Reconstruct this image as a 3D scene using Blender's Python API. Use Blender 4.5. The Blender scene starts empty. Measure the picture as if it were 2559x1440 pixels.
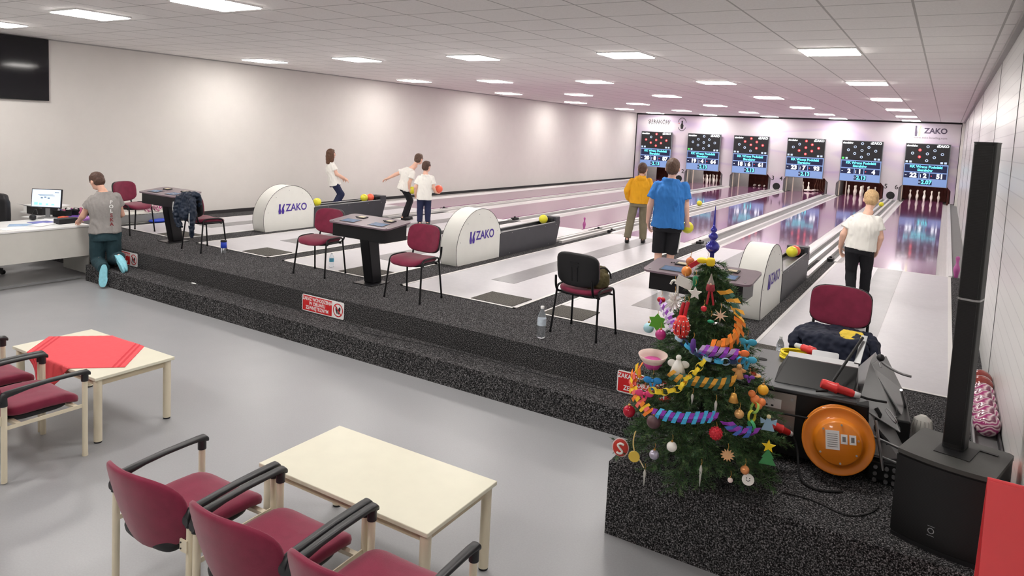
import bpy, bmesh, math, random
from mathutils import Vector, Matrix, Euler, noise
R=random.Random(7)
PI=math.pi
COL=bpy.context.scene.collection
def V(*a): return Vector(a)
def T(*a): return Matrix.Translation(Vector(a))
def RX(a): return Matrix.Rotation(a,4,'X')
def RY(a): return Matrix.Rotation(a,4,'Y')
def RZ(a): return Matrix.Rotation(a,4,'Z')
# ------------------------------------------------------------ materials
MATS={}
def srgb(r,g,b):
    f=lambda c:(c/255/12.92) if c/255<=.04045 else ((c/255+.055)/1.055)**2.4
    return (f(r),f(g),f(b),1)
def mat(name,rgb,rough=.5,metal=0,var=.06,scale=8,emit=0,coat=0,trans=0,ior=1.45,bump=0,bscale=60,sheen=0,spec=.5,alpha=1):
    if name in MATS: return MATS[name]
    m=bpy.data.materials.new(name); m.use_nodes=True; nt=m.node_tree; N=nt.nodes; L=nt.links
    b=N['Principled BSDF']; c=srgb(*rgb)
    b.inputs['Roughness'].default_value=rough; b.inputs['Metallic'].default_value=metal
    b.inputs['Specular IOR Level'].default_value=spec
    b.inputs['Coat Weight'].default_value=coat; b.inputs['Transmission Weight'].default_value=trans; b.inputs['IOR'].default_value=ior
    if sheen: b.inputs['Sheen Weight'].default_value=sheen; b.inputs['Sheen Roughness'].default_value=.4
    tc=N.new('ShaderNodeTexCoord')
    if var:
        n=N.new('ShaderNodeTexNoise'); n.inputs['Scale'].default_value=scale; n.inputs['Detail'].default_value=3
        L.new(tc.outputs['Object'],n.inputs['Vector'])
        r=N.new('ShaderNodeValToRGB'); r.color_ramp.elements[0].position=.3; r.color_ramp.elements[1].position=.7
        r.color_ramp.elements[0].color=tuple(x*(1-var) for x in c[:3])+(1,); r.color_ramp.elements[1].color=tuple(min(1,x*(1+var)) for x in c[:3])+(1,)
        L.new(n.outputs['Fac'],r.inputs['Fac']); L.new(r.outputs['Color'],b.inputs['Base Color'])
    else: b.inputs['Base Color'].default_value=c
    if bump:
        n2=N.new('ShaderNodeTexNoise'); n2.inputs['Scale'].default_value=bscale; n2.inputs['Detail'].default_value=4
        L.new(tc.outputs['Object'],n2.inputs['Vector'])
        bp=N.new('ShaderNodeBump'); bp.inputs['Strength'].default_value=bump; bp.inputs['Distance'].default_value=.01
        L.new(n2.outputs['Fac'],bp.inputs['Height']); L.new(bp.outputs['Normal'],b.inputs['Normal'])
    if emit:
        b.inputs['Emission Color'].default_value=c; b.inputs['Emission Strength'].default_value=emit
    if alpha<1: b.inputs['Alpha'].default_value=alpha
    MATS[name]=m; return m
def nodes_mat(name):
    m=bpy.data.materials.new(name); m.use_nodes=True; MATS[name]=m
    return m,m.node_tree.nodes,m.node_tree.links,m.node_tree.nodes['Principled BSDF']
def noise_node(N,L,vec,scale,detail=2,sc=(1,1,1),rough=.5):
    mp=N.new('ShaderNodeMapping'); mp.inputs['Scale'].default_value=sc; L.new(vec,mp.inputs['Vector'])
    n=N.new('ShaderNodeTexNoise'); n.inputs['Scale'].default_value=scale; n.inputs['Detail'].default_value=detail; n.inputs['Roughness'].default_value=rough
    L.new(mp.outputs['Vector'],n.inputs['Vector']); return n.outputs['Fac']
def ramp(N,L,fac,stops):
    r=N.new('ShaderNodeValToRGB'); e=r.color_ramp.elements
    e[0].position=stops[0][0]; e[0].color=stops[0][1]; e[1].position=stops[-1][0]; e[1].color=stops[-1][1]
    for p,c in stops[1:-1]:
        k=e.new(p); k.color=c
    L.new(fac,r.inputs['Fac']); return r.outputs['Color']
def mathn(N,L,op,a,b=None):
    m=N.new('ShaderNodeMath'); m.operation=op
    for i,x in enumerate((a,b)):
        if x is None: continue
        if isinstance(x,(int,float)): m.inputs[i].default_value=x
        else: L.new(x,m.inputs[i])
    return m.outputs[0]
def carpet_mat(name,dark,light,scale=150):
    m,N,L,b=nodes_mat(name); tc=N.new('ShaderNodeTexCoord')
    f=noise_node(N,L,tc.outputs['Object'],scale,4,rough=.8)
    g=noise_node(N,L,tc.outputs['Object'],1.3,2)
    col=ramp(N,L,f,[(.43,srgb(*dark)),(.53,srgb(*[int(a*.68+c*.32) for a,c in zip(dark,light)])),(.63,srgb(*light))])
    mx=N.new('ShaderNodeMix'); mx.data_type='RGBA'; mx.blend_type='MULTIPLY'; mx.inputs[0].default_value=.35
    L.new(col,mx.inputs[6]); L.new(g,mx.inputs[7]); L.new(mx.outputs[2],b.inputs['Base Color'])
    b.inputs['Roughness'].default_value=1; b.inputs['Specular IOR Level'].default_value=.08
    bp=N.new('ShaderNodeBump'); bp.inputs['Strength'].default_value=.7; bp.inputs['Distance'].default_value=.006
    L.new(f,bp.inputs['Height']); L.new(bp.outputs['Normal'],b.inputs['Normal'])
    return m
def vinyl_mat(name,c,rough,var=.05,scale=40,coat=0,streak=None):
    m,N,L,b=nodes_mat(name); tc=N.new('ShaderNodeTexCoord')
    f=noise_node(N,L,tc.outputs['Object'],scale,5,streak or (1,1,1),.7)
    c=srgb(*c); lo=tuple(x*(1-var) for x in c[:3])+(1,); hi=tuple(min(1,x*(1+var)) for x in c[:3])+(1,)
    L.new(ramp(N,L,f,[(.35,lo),(.65,hi)]),b.inputs['Base Color'])
    r=noise_node(N,L,tc.outputs['Object'],2.5,3)
    rr=N.new('ShaderNodeMapRange'); rr.inputs[3].default_value=rough*.8; rr.inputs[4].default_value=rough*1.2
    L.new(r,rr.inputs[0]); L.new(rr.outputs[0],b.inputs['Roughness'])
    b.inputs['Coat Weight'].default_value=coat; b.inputs['Coat Roughness'].default_value=.05
    return m
# ------------------------------------------------------------ mesh builder
TS=bpy.data.scenes.new('workbench')
def baked(o):
    TS.collection.objects.link(o)
    with bpy.context.temp_override(scene=TS,view_layer=TS.view_layers[0]): dg=bpy.context.evaluated_depsgraph_get()
    me=bpy.data.meshes.new_from_object(o.evaluated_get(dg)); TS.collection.objects.unlink(o); return me
_font={}
def text_geo(s,bold=0.0):
    k=(s,bold)
    if k in _font: return _font[k]
    cu=bpy.data.curves.new('t','FONT'); cu.body=s; cu.offset=bold; cu.align_x='CENTER'; cu.align_y='CENTER'; cu.resolution_u=3
    o=bpy.data.objects.new('t',cu); me=baked(o)
    g=([v.co.copy() for v in me.vertices],[tuple(p.vertices) for p in me.polygons])
    bpy.data.objects.remove(o); bpy.data.curves.remove(cu); bpy.data.meshes.remove(me)
    _font[k]=g; return g
class MB:
    def __init__(s,M=None): s.v=[];s.f=[];s.mi=[];s.sm=[];s.M=M or Matrix()
    def add(s,vs,fs,mi=0,sm=False,M=None):
        n=len(s.v); A=s.M@M if M is not None else s.M
        s.v+=[A@Vector(p) for p in vs]
        for f in fs: s.f.append(tuple(i+n for i in f)); s.mi.append(mi); s.sm.append(sm)
        return s
    def box(s,c,d,mi=0,M=None):
        x,y,z=[q/2 for q in d]; c=Vector(c)
        vs=[c+Vector((a*x,b*y,e*z)) for e in(-1,1) for b in(-1,1) for a in(-1,1)]
        return s.add(vs,[(0,2,3,1),(4,5,7,6),(0,1,5,4),(2,6,7,3),(0,4,6,2),(1,3,7,5)],mi,False,M)
    def bb(s,a,b,mi=0,M=None):
        return s.box([(p+q)/2 for p,q in zip(a,b)],[abs(q-p) for p,q in zip(a,b)],mi,M)
    def rings(s,rs,mi=0,sm=True,closed=False,caps=True,M=None):
        n=len(rs[0]); vs=[p for r in rs for p in r]; fs=[]; K=len(rs)
        for i in range(K if closed else K-1):
            a=i*n; b=((i+1)%K)*n
            for j in range(n):
                k=(j+1)%n; fs.append((a+j,a+k,b+k,b+j))
        s.add(vs,fs,mi,sm,M)
        if caps and not closed:
            s.add(rs[0],[tuple(range(n))[::-1]],mi,False,M); s.add(rs[-1],[tuple(range(n))],mi,False,M)
        return s
    def cyl(s,p0,p1,r0,r1=None,n=16,mi=0,caps=True,M=None):
        r1=r0 if r1 is None else r1; p0=Vector(p0);p1=Vector(p1); q=(p1-p0).to_track_quat('Z','Y').to_matrix()
        rs=[[p+q@Vector((r*math.cos(2*PI*j/n),r*math.sin(2*PI*j/n),0)) for j in range(n)] for p,r in((p0,r0),(p1,r1))]
        return s.rings(rs,mi,True,False,caps,M)
    def tube(s,pts,r,n=8,mi=0,closed=False,smooth=0,M=None):
        P=[Vector(p) for p in pts]
        for _ in range(smooth):
            Q=[] if closed else [P[0]]; K=len(P)
            for i in range(K if closed else K-1):
                a,b=P[i],P[(i+1)%K]; Q+= [a*.75+b*.25,a*.25+b*.75]
            if not closed: Q.append(P[-1])
            P=Q
        K=len(P); rr=r if isinstance(r,list) else [r]*K
        if len(rr)!=K: rr=[rr[min(len(rr)-1,int(i*(len(rr)-1)/(K-1)+.5))] for i in range(K)]
        up=None; rs=[]
        for i in range(K):
            a=P[i-1] if (i or closed) else P[0]; b=P[(i+1)%K] if (i<K-1 or closed) else P[-1]
            t=(b-a).normalized()
            if up is None: up=t.orthogonal().normalized()
            up=(up-t*up.dot(t)); up=up.normalized() if up.length>1e-6 else t.orthogonal().normalized()
            w=t.cross(up); rs.append([P[i]+(up*math.cos(2*PI*j/n)+w*math.sin(2*PI*j/n))*rr[i] for j in range(n)])
        return s.rings(rs,mi,True,closed,True,M)
    def lathe(s,prof,c=(0,0,0),n=24,mi=0,M=None,sm=True):
        c=Vector(c); rs=[[c+Vector((max(r,1e-4)*math.cos(2*PI*j/n),max(r,1e-4)*math.sin(2*PI*j/n),z)) for j in range(n)] for r,z in prof]
        return s.rings(rs,mi,sm,False,True,M)
    def sup(s,c,r,e1=1,e2=1,nu=24,nv=14,mi=0,M=None,fn=None):
        if not hasattr(r,'__len__'): r=(r,r,r)
        g=lambda x,e: math.copysign(abs(x)**e,x); c=Vector(c); rs=[]
        for i in range(nv+1):
            ph=-PI/2+PI*i/nv; ph=max(-PI/2+.02,min(PI/2-.02,ph)); ring=[]
            for j in range(nu):
                th=2*PI*j/nu
                p=Vector((r[0]*g(math.cos(ph),e1)*g(math.cos(th),e2),r[1]*g(math.cos(ph),e1)*g(math.sin(th),e2),r[2]*g(math.sin(ph),e1)))
                if fn: p=fn(p)
                ring.append(c+p)
            rs.append(ring)
        return s.rings(rs,mi,True,False,True,M)
    def prism(s,o,h0,h1,mi=0,M=None,sm=False):
        n=len(o); vs=[(x,y,h0) for x,y in o]+[(x,y,h1) for x,y in o]
        s.add(vs,[tuple(range(n))[::-1],tuple(range(n,2*n))],mi,False,M)
        return s.add(vs,[(j,(j+1)%n,n+(j+1)%n,n+j) for j in range(n)],mi,sm,M)
    def text(s,t,size,M,mi=0,bold=0.0,w=1.0):
        vs,fs=text_geo(t,bold); return s.add([(v.x*size*w,v.y*size,0) for v in vs],fs,mi,False,M)
    def quad(s,a,b,c,d,mi=0): return s.add([a,b,c,d],[(0,1,2,3)],mi)
    def deform(s,fn): s.v=[Vector(fn(p)) for p in s.v]; return s
    def build(s,name,mats,parent=None,bevel=0,seg=2,subsurf=0,solid=0):
        me=bpy.data.meshes.new(name); me.from_pydata([tuple(p) for p in s.v],[],s.f)
        if not isinstance(mats,(list,tuple)): mats=[mats]
        for m in mats: me.materials.append(m)
        me.polygons.foreach_set('material_index',s.mi); me.polygons.foreach_set('use_smooth',s.sm); me.update()
        o=bpy.data.objects.new(name,me); COL.objects.link(o)
        if parent: o.parent=parent
        if solid:
            d=o.modifiers.new('s','SOLIDIFY'); d.thickness=solid; d.offset=0
        if bevel:
            b=o.modifiers.new('b','BEVEL'); b.width=bevel; b.segments=seg; b.limit_method='ANGLE'; b.angle_limit=.7
        if subsurf:
            b=o.modifiers.new('u','SUBSURF'); b.levels=subsurf; b.render_levels=subsurf
        return o
def rrect(w,h,r,n=5,taper=0):
    o=[]
    for cx,cy,a0 in((w/2-r,h/2-r,0),(-w/2+r,h/2-r,PI/2),(-w/2+r,-h/2+r,PI),(w/2-r,-h/2+r,1.5*PI)):
        for i in range(n+1):
            a=a0+PI/2*i/n; o.append((cx+r*math.cos(a),cy+r*math.sin(a)))
    return o
def tag(o,label=None,cat=None,group=None,kind=None):
    if label: o['label']=label
    if cat: o['category']=cat
    if group: o['group']=group
    if kind: o['kind']=kind
    return o
def empty(name,loc,rz=0,label=None,cat=None,group=None):
    o=bpy.data.objects.new(name,None); COL.objects.link(o); o.empty_display_size=.1
    o.location=loc; o.rotation_euler=(0,0,rz); return tag(o,label,cat,group)
def struct(name,mb,m,**k): return tag(mb.build(name,m,**k),kind='structure')
def dup(o,loc=None,rz=None,label=None,group=None,parent=None):
    c=o.copy(); COL.objects.link(c)
    if parent: c.parent=parent
    for ch in list(o.children): dup(ch,parent=c)
    if loc is not None: c.location=loc
    if rz is not None: c.rotation_euler=(0,0,rz)
    if label: c['label']=label
    if group: c['group']=group
    return c
def remesh(mb,name,m,parent,voxel=.007,sm=4,fn=None):
    o=mb.build(name,m); d=o.modifiers.new('r','REMESH'); d.mode='VOXEL'; d.voxel_size=voxel; d.use_smooth_shade=True
    if sm:
        q=o.modifiers.new('c','SMOOTH'); q.factor=.5; q.iterations=sm
    COL.objects.unlink(o); me=baked(o); COL.objects.link(o); me.name=name
    old=o.data; o.modifiers.clear(); o.data=me; bpy.data.meshes.remove(old)
    if not me.materials: me.materials.append(m)
    if fn:
        q=[fn(v.co.copy(),v.normal.copy()) for v in me.vertices]
        me.vertices.foreach_set('co',[a for c in q for a in c]); me.update()
    for p in me.polygons: p.use_smooth=True
    o.parent=parent; return o
# ------------------------------------------------------------ layout constants (metres)
PZ=.463; SH=.2315; AY=1.02; FY=7.52; BY=25.8; H=3.5885; XL=-.5836; XR=12.534
LX=[0,2.2,4.2,6.4,8.4,10.6]; LW=1.7
def FX(x,y): return x+(x-12.1)*.0305*max(0,(y-FY)/(BY-FY))
def fan(p): return V(FX(p.x,p.y),p.y,p.z)
# ------------------------------------------------------------ common materials
M_wall=vinyl_mat('wall_paint',(216,212,208),.6,.015,3)
M_cream=mat('cream_laminate',(222,219,200),.35,var=.02)
M_creamedge=mat('cream_edge',(205,192,165),.5,var=.05)
M_leg=mat('cream_metal',(222,212,188),.35,var=.02,coat=.3)
M_burg=mat('burgundy_fabric',(122,34,62),.9,var=.12,scale=14,bump=.25,bscale=400,sheen=.35)
M_burg2=mat('wine_fabric',(132,38,66),.9,var=.1,scale=14,bump=.25,bscale=400,sheen=.3)
M_blk=mat('black_plastic',(24,24,27),.45,var=.1)
M_blkm=mat('black_metal',(22,22,25),.3,var=.1,metal=.3)
M_grip=mat('armrest_rubber',(38,39,42),.4,var=.08)
M_dark=mat('charcoal_panel',(52,52,60),.5,var=.05)
M_white=mat('white_panel',(228,228,222),.4,var=.015)
M_line=mat('dark_seam',(40,40,42),.6,var=0)
M_purp=mat('logo_purple',(72,48,150),.5,var=0)
M_steel=mat('steel',(170,170,172),.3,metal=.9,var=.05)
M_gunm=mat('grey_sheet_metal',(150,151,152),.4,metal=.5,var=.04)
M_skin=mat('skin',(226,178,156),.55,var=.05,scale=20)
M_wt=mat('white_paint_mark',(240,240,240),.5,var=0)
M_rdp=mat('red_plastic',(214,52,52),.35,var=.04)
M_carpet=carpet_mat('speckled_carpet',(14,14,16),(178,176,178),115)
M_mat=carpet_mat('grey_doormat',(78,76,72),(176,172,166),120)
M_vinyl=vinyl_mat('grey_vinyl_floor',(152,153,156),.36,.045,90)
M_appr=vinyl_mat('white_linoleum',(200,198,202),.35,.035,16)
M_strip=vinyl_mat('grey_linoleum',(132,131,133),.32,.05,22)
M_edge=mat('white_trim_line',(222,220,218),.4,var=.01)
M_lane=vinyl_mat('purple_lane',(128,70,112),.09,.26,9,coat=.35,streak=(3,.12,1))
M_gut=vinyl_mat('gutter_aluminium',(205,203,202),.3,.06,6,streak=(6,.1,1))
M_gutg=mat('grey_channel',(118,118,118),.6,var=.04)
LAMP=22.0; EXPO=0.78; PITL=34.0
# ============================================================ ROOM
# ceiling material: tile grid with T-bar lines
def ceil_mat():
    m,N,L,b=nodes_mat('ceiling_tiles'); tc=N.new('ShaderNodeTexCoord'); sp=N.new('ShaderNodeSeparateXYZ'); L.new(tc.outputs['Object'],sp.inputs[0])
    g=.6385; ds=[]
    for ax,off in (('X',10.8-g/2),('Y',3.45-g/2)):
        a=mathn(N,L,'SUBTRACT',sp.outputs[ax],off-60*g); a=mathn(N,L,'DIVIDE',a,g); a=mathn(N,L,'FRACT',a); a=mathn(N,L,'SUBTRACT',a,.5); a=mathn(N,L,'ABSOLUTE',a)
        ds.append(mathn(N,L,'GREATER_THAN',a,.4855))
    mx=mathn(N,L,'MAXIMUM',ds[0],ds[1])
    f=noise_node(N,L,tc.outputs['Object'],55,5,rough=.8)
    col=ramp(N,L,f,[(.3,srgb(232,229,227)),(.7,srgb(246,243,241))])
    k=N.new('ShaderNodeMix'); k.data_type='RGBA'; L.new(mx,k.inputs[0]); L.new(col,k.inputs[6]); k.inputs[7].default_value=srgb(186,183,181)
    L.new(k.outputs[2],b.inputs['Base Color']); b.inputs['Roughness'].default_value=.9
    bp=N.new('ShaderNodeBump'); bp.inputs['Strength'].default_value=.15; bp.inputs['Distance'].default_value=.003; L.new(f,bp.inputs['Height']); L.new(bp.outputs['Normal'],b.inputs['Normal'])
    return m
struct('floor',MB().bb((XL,-9,-.1),(XR,.3,0)),M_vinyl)
mb=MB().bb((XL,0,0),(XR,FY+.05,PZ)); mb.bb((10.48,-1.72,0),(XR,.0,PZ))
struct('carpeted_platform',mb,M_carpet)
struct('carpeted_step',MB().bb((1.66,-.37,0),(10.48,0,SH)),M_carpet)
struct('ceiling',MB().bb((XL-.1,-9.1,H),(XR+.1,28.6,H+.1)),ceil_mat())
struct('wall_left',MB().bb((XL-.1,-9.1,-.1),(XL,28.6,H+.1)),M_wall)
struct('wall_front',MB().bb((XL-.1,-9.1,-.1),(XR+.1,-9,H+.1)),M_wall)
# right wall: white sandwich panels with horizontal grooves
def rw_mat():
    m,N,L,b=nodes_mat('white_ribbed_panels'); tc=N.new('ShaderNodeTexCoord'); sp=N.new('ShaderNodeSeparateXYZ'); L.new(tc.outputs['Object'],sp.inputs[0])
    a=mathn(N,L,'DIVIDE',sp.outputs['Z'],.115); a=mathn(N,L,'FRACT',a); a=mathn(N,L,'GREATER_THAN',a,.93)
    k=N.new('ShaderNodeMix'); k.data_type='RGBA'; L.new(a,k.inputs[0]); k.inputs[6].default_value=srgb(222,222,220); k.inputs[7].default_value=srgb(196,196,195)
    L.new(k.outputs[2],b.inputs['Base Color']); b.inputs['Roughness'].default_value=.28
    bp=N.new('ShaderNodeBump'); bp.inputs['Strength'].default_value=.6; bp.inputs['Distance'].default_value=.004; bp.invert=True; L.new(a,bp.inputs['Height']); L.new(bp.outputs['Normal'],b.inputs['Normal'])
    return m
struct('wall_right',MB().bb((XR,-9.1,-.1),(XR+.1,28.6,H+.1)),rw_mat())
mb=MB()
for y in (-3.4,1.35,4.4,9.3,14.2,19.1,24): mb.bb((XR-.004,y,PZ if y>-1.7 else 0),(XR+.01,y+.012,H))
struct('trim_1',mb,mat('panel_joint',(120,120,120),.6,var=0))
mb=MB().bb((XR-.05,-9,H-.05),(XR,25.8,H)).bb((XL,-9,H-.02),(XL+.02,25.8,H))
struct('trim_2',mb,mat('ceiling_angle',(168,166,165),.6,var=.02))
mb=MB().bb((XL,1.0,PZ),(XL+.02,25.75,PZ+.07))
struct('baseboard_left',mb,mat('dark_baseboard',(46,44,46),.6,var=.03))
# approaches
mb=MB(); ms=MB(); me_=MB(); mm=MB()
for k,x in enumerate(LX):
    mb.bb((x,AY,PZ-.01),(x+LW,FY,PZ+.004))
    ms.bb((x+.66,2.1,PZ),(x+1.02,FY,PZ+.0065))
    for a,b in (((x,AY),(x+LW,AY+.035)),((x,AY),(x+.04,FY)),((x+LW-.04,AY),(x+LW,FY))): me_.bb(a+(PZ,),b+(PZ+.0075,))
for k,(x0,x1) in enumerate(((1.08,1.66),(1.06,1.63),(1.08,1.66),(1.06,1.63),(.03,.52),(.03,.42))):
    mm.bb((LX[k]+x0,AY+.04,PZ),(LX[k]+x1,AY+.5,PZ+.012))
struct('bowling_approach',mb,M_appr); struct('approach_centre_strip',ms,M_strip); struct('approach_border',me_,M_edge); struct('doormat_inlay',mm,M_mat)
# lanes, gutters, return tracks
struct('lane_base',MB().bb((XL,FY+.05,.2),(XR,BY+2.2,.40)),M_gutg)
mb=MB(); mg=MB(); mt=MB(); md=MB(); mf=MB()
for k,x in enumerate(LX):
    mb.bb((x+.21,FY,.39),(x+1.49,BY+1.95,PZ+.003))
    for s,(e,o) in ((1,(x+.21,x-.02)),(-1,(x+1.49,x+1.72))):
        prof=[(e,.455),(e-s*.05,.425),(e-s*.15,.425),(e-s*.18,.485),(o,.495),(o,.40),(e,.40)]
        mg.rings([[(px,FY,pz) for px,pz in prof],[(px,BY-.02,pz) for px,pz in prof]],0,False)
        mf.bb((e-s*.17,FY+.01,.484),(e-s*.176,BY-.02,.492)) if False else None
    mf.bb((x-.0,FY,PZ),(x+LW,FY+.03,PZ+.0045))
for x0,x1 in ((1.72,2.18),(5.92,6.38),(10.12,10.58)):
    c=(x0+x1)/2
    for xx in (c-.115,c+.045): mt.bb((xx,5.62,.40),(xx+.07,BY-.02,.505))
    md.bb((c-.045,5.62,.40),(c+.045,BY-.02,.43)); md.bb((x0,FY+.05,.40),(c-.115,BY-.02,.45)); md.bb((c+.115,FY+.05,.40),(x1,BY-.02,.45))
for x0,x1 in ((3.92,4.18),(8.12,8.38)): md.bb((x0,FY+.05,.40),(x1,BY-.02,.462))
md.bb((XL+.3,FY+.05,.40),(-.02,BY-.02,.45)); md.bb((12.32,FY+.05,.40),(XR,BY-.02,.46))
for q_ in (mb,mg,mt,md): q_.deform(fan)
struct('bowling_lane',mb,M_lane); struct('lane_gutter',mg,M_gut); struct('ball_return_track',mt,M_gut); struct('channel_cover',md,M_gutg); struct('foul_line',mf,M_edge)
# back wall with openings
def panel_mat():
    m,N,L,b=nodes_mat('printed_board'); tc=N.new('ShaderNodeTexCoord'); sp=N.new('ShaderNodeSeparateXYZ'); L.new(tc.outputs['Object'],sp.inputs[0])
    w=N.new('ShaderNodeTexNoise'); w.inputs['Scale'].default_value=.5; w.inputs['Detail'].default_value=1
    mp=N.new('ShaderNodeMapping'); mp.inputs['Scale'].default_value=(.45,1,1.9); mp.inputs['Rotation'].default_value=(0,.35,0); L.new(tc.outputs['Object'],mp.inputs[0]); L.new(mp.outputs[0],w.inputs['Vector'])
    wv=N.new('ShaderNodeTexWave'); wv.inputs['Scale'].default_value=.22; wv.inputs['Distortion'].default_value=9; wv.inputs['Detail'].default_value=1.5; wv.inputs['Detail Scale'].default_value=.6
    L.new(mp.outputs[0],wv.inputs['Vector'])
    c1=ramp(N,L,wv.outputs['Fac'],[(0,srgb(196,182,208)),(.35,srgb(208,198,208)),(.6,srgb(210,205,210)),(1,srgb(208,203,208))])
    c2=ramp(N,L,w.outputs['Fac'],[(.42,srgb(212,208,212)),(.52,srgb(204,186,202)),(.56,srgb(184,166,202)),(.6,srgb(210,204,210))])
    k=N.new('ShaderNodeMix'); k.data_type='RGBA'; k.inputs[0].default_value=.5; L.new(c1,k.inputs[6]); L.new(c2,k.inputs[7]); L.new(k.outputs[2],b.inputs['Base Color'])
    b.inputs['Roughness'].default_value=.35; return m
M_pan=panel_mat(); mb=MB(); ZT=3.52
Y0,Y1=BY,BY+.06
mb.bb((XL+.02,Y0,1.12),(12.46,Y1,ZT))
xs=[XL+.02]
LXF=[FX(x,BY) for x in LX]
for x in LXF: xs+=[x,x+1.75]
xs.append(12.46)
for i in range(0,len(xs),2): mb.bb((xs[i],Y0,.44 if i else .3),(xs[i+1],Y1,1.12))
for x in LXF:
    for s,e in ((1,x),(-1,x+1.75)):
        mb.prism([(e,1.12),(e+s*.13,1.12),(e,.97)][::-s] ,-Y1,-Y0,M=RX(PI/2))
struct('wall_back',mb,M_pan)
mb=MB().bb((XL,Y0-.02,ZT),(12.5,Y1,H-.0)).bb((XL,Y0-.02,.3),(XL+.04,Y1,ZT)).bb((12.44,Y0-.02,.44),(12.5,Y1,ZT)).bb((11.9+.4,Y0-.02,.44),(12.5,Y1,.48))
struct('trim_3',mb,mat('black_frame_strip',(24,24,26),.5,var=0))
# pits behind the board
M_pg=mat('pit_grey_panel',(112,112,114),.6,var=.04); M_pb=mat('pit_brown_curtain',(74,34,30),.9,var=.25,scale=6)
mb=MB(); mc=MB(); mp_=MB()
for k,x in enumerate(LXF):
    mb.bb((x+.0,Y1,.4),(x+.07,BY+2.1,1.9),0); mb.bb((x+1.65,Y1,.4),(x+1.72,BY+2.1,1.9),1 if k>3 else 0)
    # curtain with soft vertical folds
    rs=[]
    for z in (.42,.8,1.2,1.7):
        rs.append([(x+.07+1.58*i/48,BY+2.02+.025*math.sin(i*1.7+z*.6),z) for i in range(49)])
    mc.add([p for r in rs for p in r],[(a*49+i,a*49+i+1,(a+1)*49+i+1,(a+1)*49+i) for a in range(3) for i in range(48)],0,True)
    mc.bb((x+.07,BY+.3,1.55),(x+1.65,BY+2.1,1.6))
    if k<4:
        mc.bb((x+.07,BY+.75,.46),(x+.66,BY+.8,1.5),1)
    for xx in (x+.1,x+.36) if k<5 else (x+.1,): mp_.bb((xx,Y1+.05,.46),(xx+.035,Y1+.1,1.5))
struct('pit_side_panel',mb,[M_pg,M_pb]); struct('pit_curtain',mc,[M_pb,M_pg]); struct('pit_post',mp_,mat('cream_post',(214,206,190),.5,var=.02))
M_pl=mat('pin_lamp_glow',(255,244,230),.5,var=0,emit=PITL)
t0=None
for k,w_ in enumerate(('one','two','three','four','five','six')):
    lab='slim lamp above the pins behind the board on lane %s'%w_
    if t0 is None:
        t0=empty('pin_lamp',(LXF[k]+.86,Y1+.12,1.52),0,lab,'lamp','slim lamps lighting the pins')
        MB().bb((-.7,-.04,0),(.7,.04,.04)).build('housing',M_white,t0); MB().bb((-.68,-.03,-.012),(.68,.03,0)).build('tube',M_pl,t0)
    else: dup(t0,(LXF[k]+.86,Y1+.12,1.52),0,lab)
struct('pit_end_wall',MB().bb((XL-.1,BY+2.2,-.1),(XR+.1,BY+2.3,H)).bb((XL,Y1,1.9),(XR,BY+2.2,1.95)),M_pg)
# pillar cladding at the far right corner
struct('trim_4',MB().bb((12.46,25.2,.46),(XR,25.86,H)),M_white)
# ---------------------------------------------------------- ceiling lights
M_lampf=mat('lamp_frame',(236,236,236),.5,var=0); M_glow=mat('lamp_diffuser',(255,250,244),.5,var=0,emit=LAMP)
rows=[(-5.7,[.9,3.43,5.79,8.3,10.8],'behind the camera'),(-1.19,[.9,3.43,5.79,8.3,10.8],'nearest row above the seating'),
 (3.45,[.7,3.15,5.65,8.22,10.8],'second row, above the approaches'),(7.93,[.7,3.1,5.63,8.2,10.8],'third row, above the foul lines'),
 (12.4,[.65,3.02,5.63,8.24,10.8],'fourth row, over the lanes'),(16.95,[.62,3.0,5.63,8.25,10.8],'fifth row, over the lanes'),
 (21.4,[.62,3.05,5.63,8.26,10.8],'last row but one before the board'),(25.0,[.62,3.05,5.63,8.26,10.8],'row right against the back board')]
cols=['by the left wall','second from left','middle one','second from right','by the right wall']
L0=None
for y,xs_,rn in rows:
    for i,x in enumerate(xs_):
        lab='square ceiling light panel, %s, %s'%(cols[i],rn)
        if L0 is None:
            L0=empty('ceiling_light',(x,y,H-.012),0,lab,'ceiling light','square light panels in the ceiling')
            f=MB()
            for a,b in (((-.31,-.31),(.31,-.298)),((-.31,.298),(.31,.31)),((-.31,-.298),(-.298,.298)),((.298,-.298),(.31,.298))): f.bb(a+(-.006,),b+(.011,))
            f.build('frame',M_lampf,L0)
            MB().bb((-.298,-.298,-.014),(.298,.298,.010)).build('diffuser',M_glow,L0)
        else: dup(L0,(x,y,H-.012),0,lab)
# ---------------------------------------------------------- wall TV
t=empty('television',(XL+.012,-.53,2.575),0,'large black flat television mounted high on the left wall','television')
MB().bb((.0,-.72,0),(.045,.70,1.0)).build('casing',M_blk,t,bevel=.006)
MB().bb((.04,-.71,.012),(.047,.69,.99)).build('screen',mat('black_glass',(14,14,20),.06,var=0),t)
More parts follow.
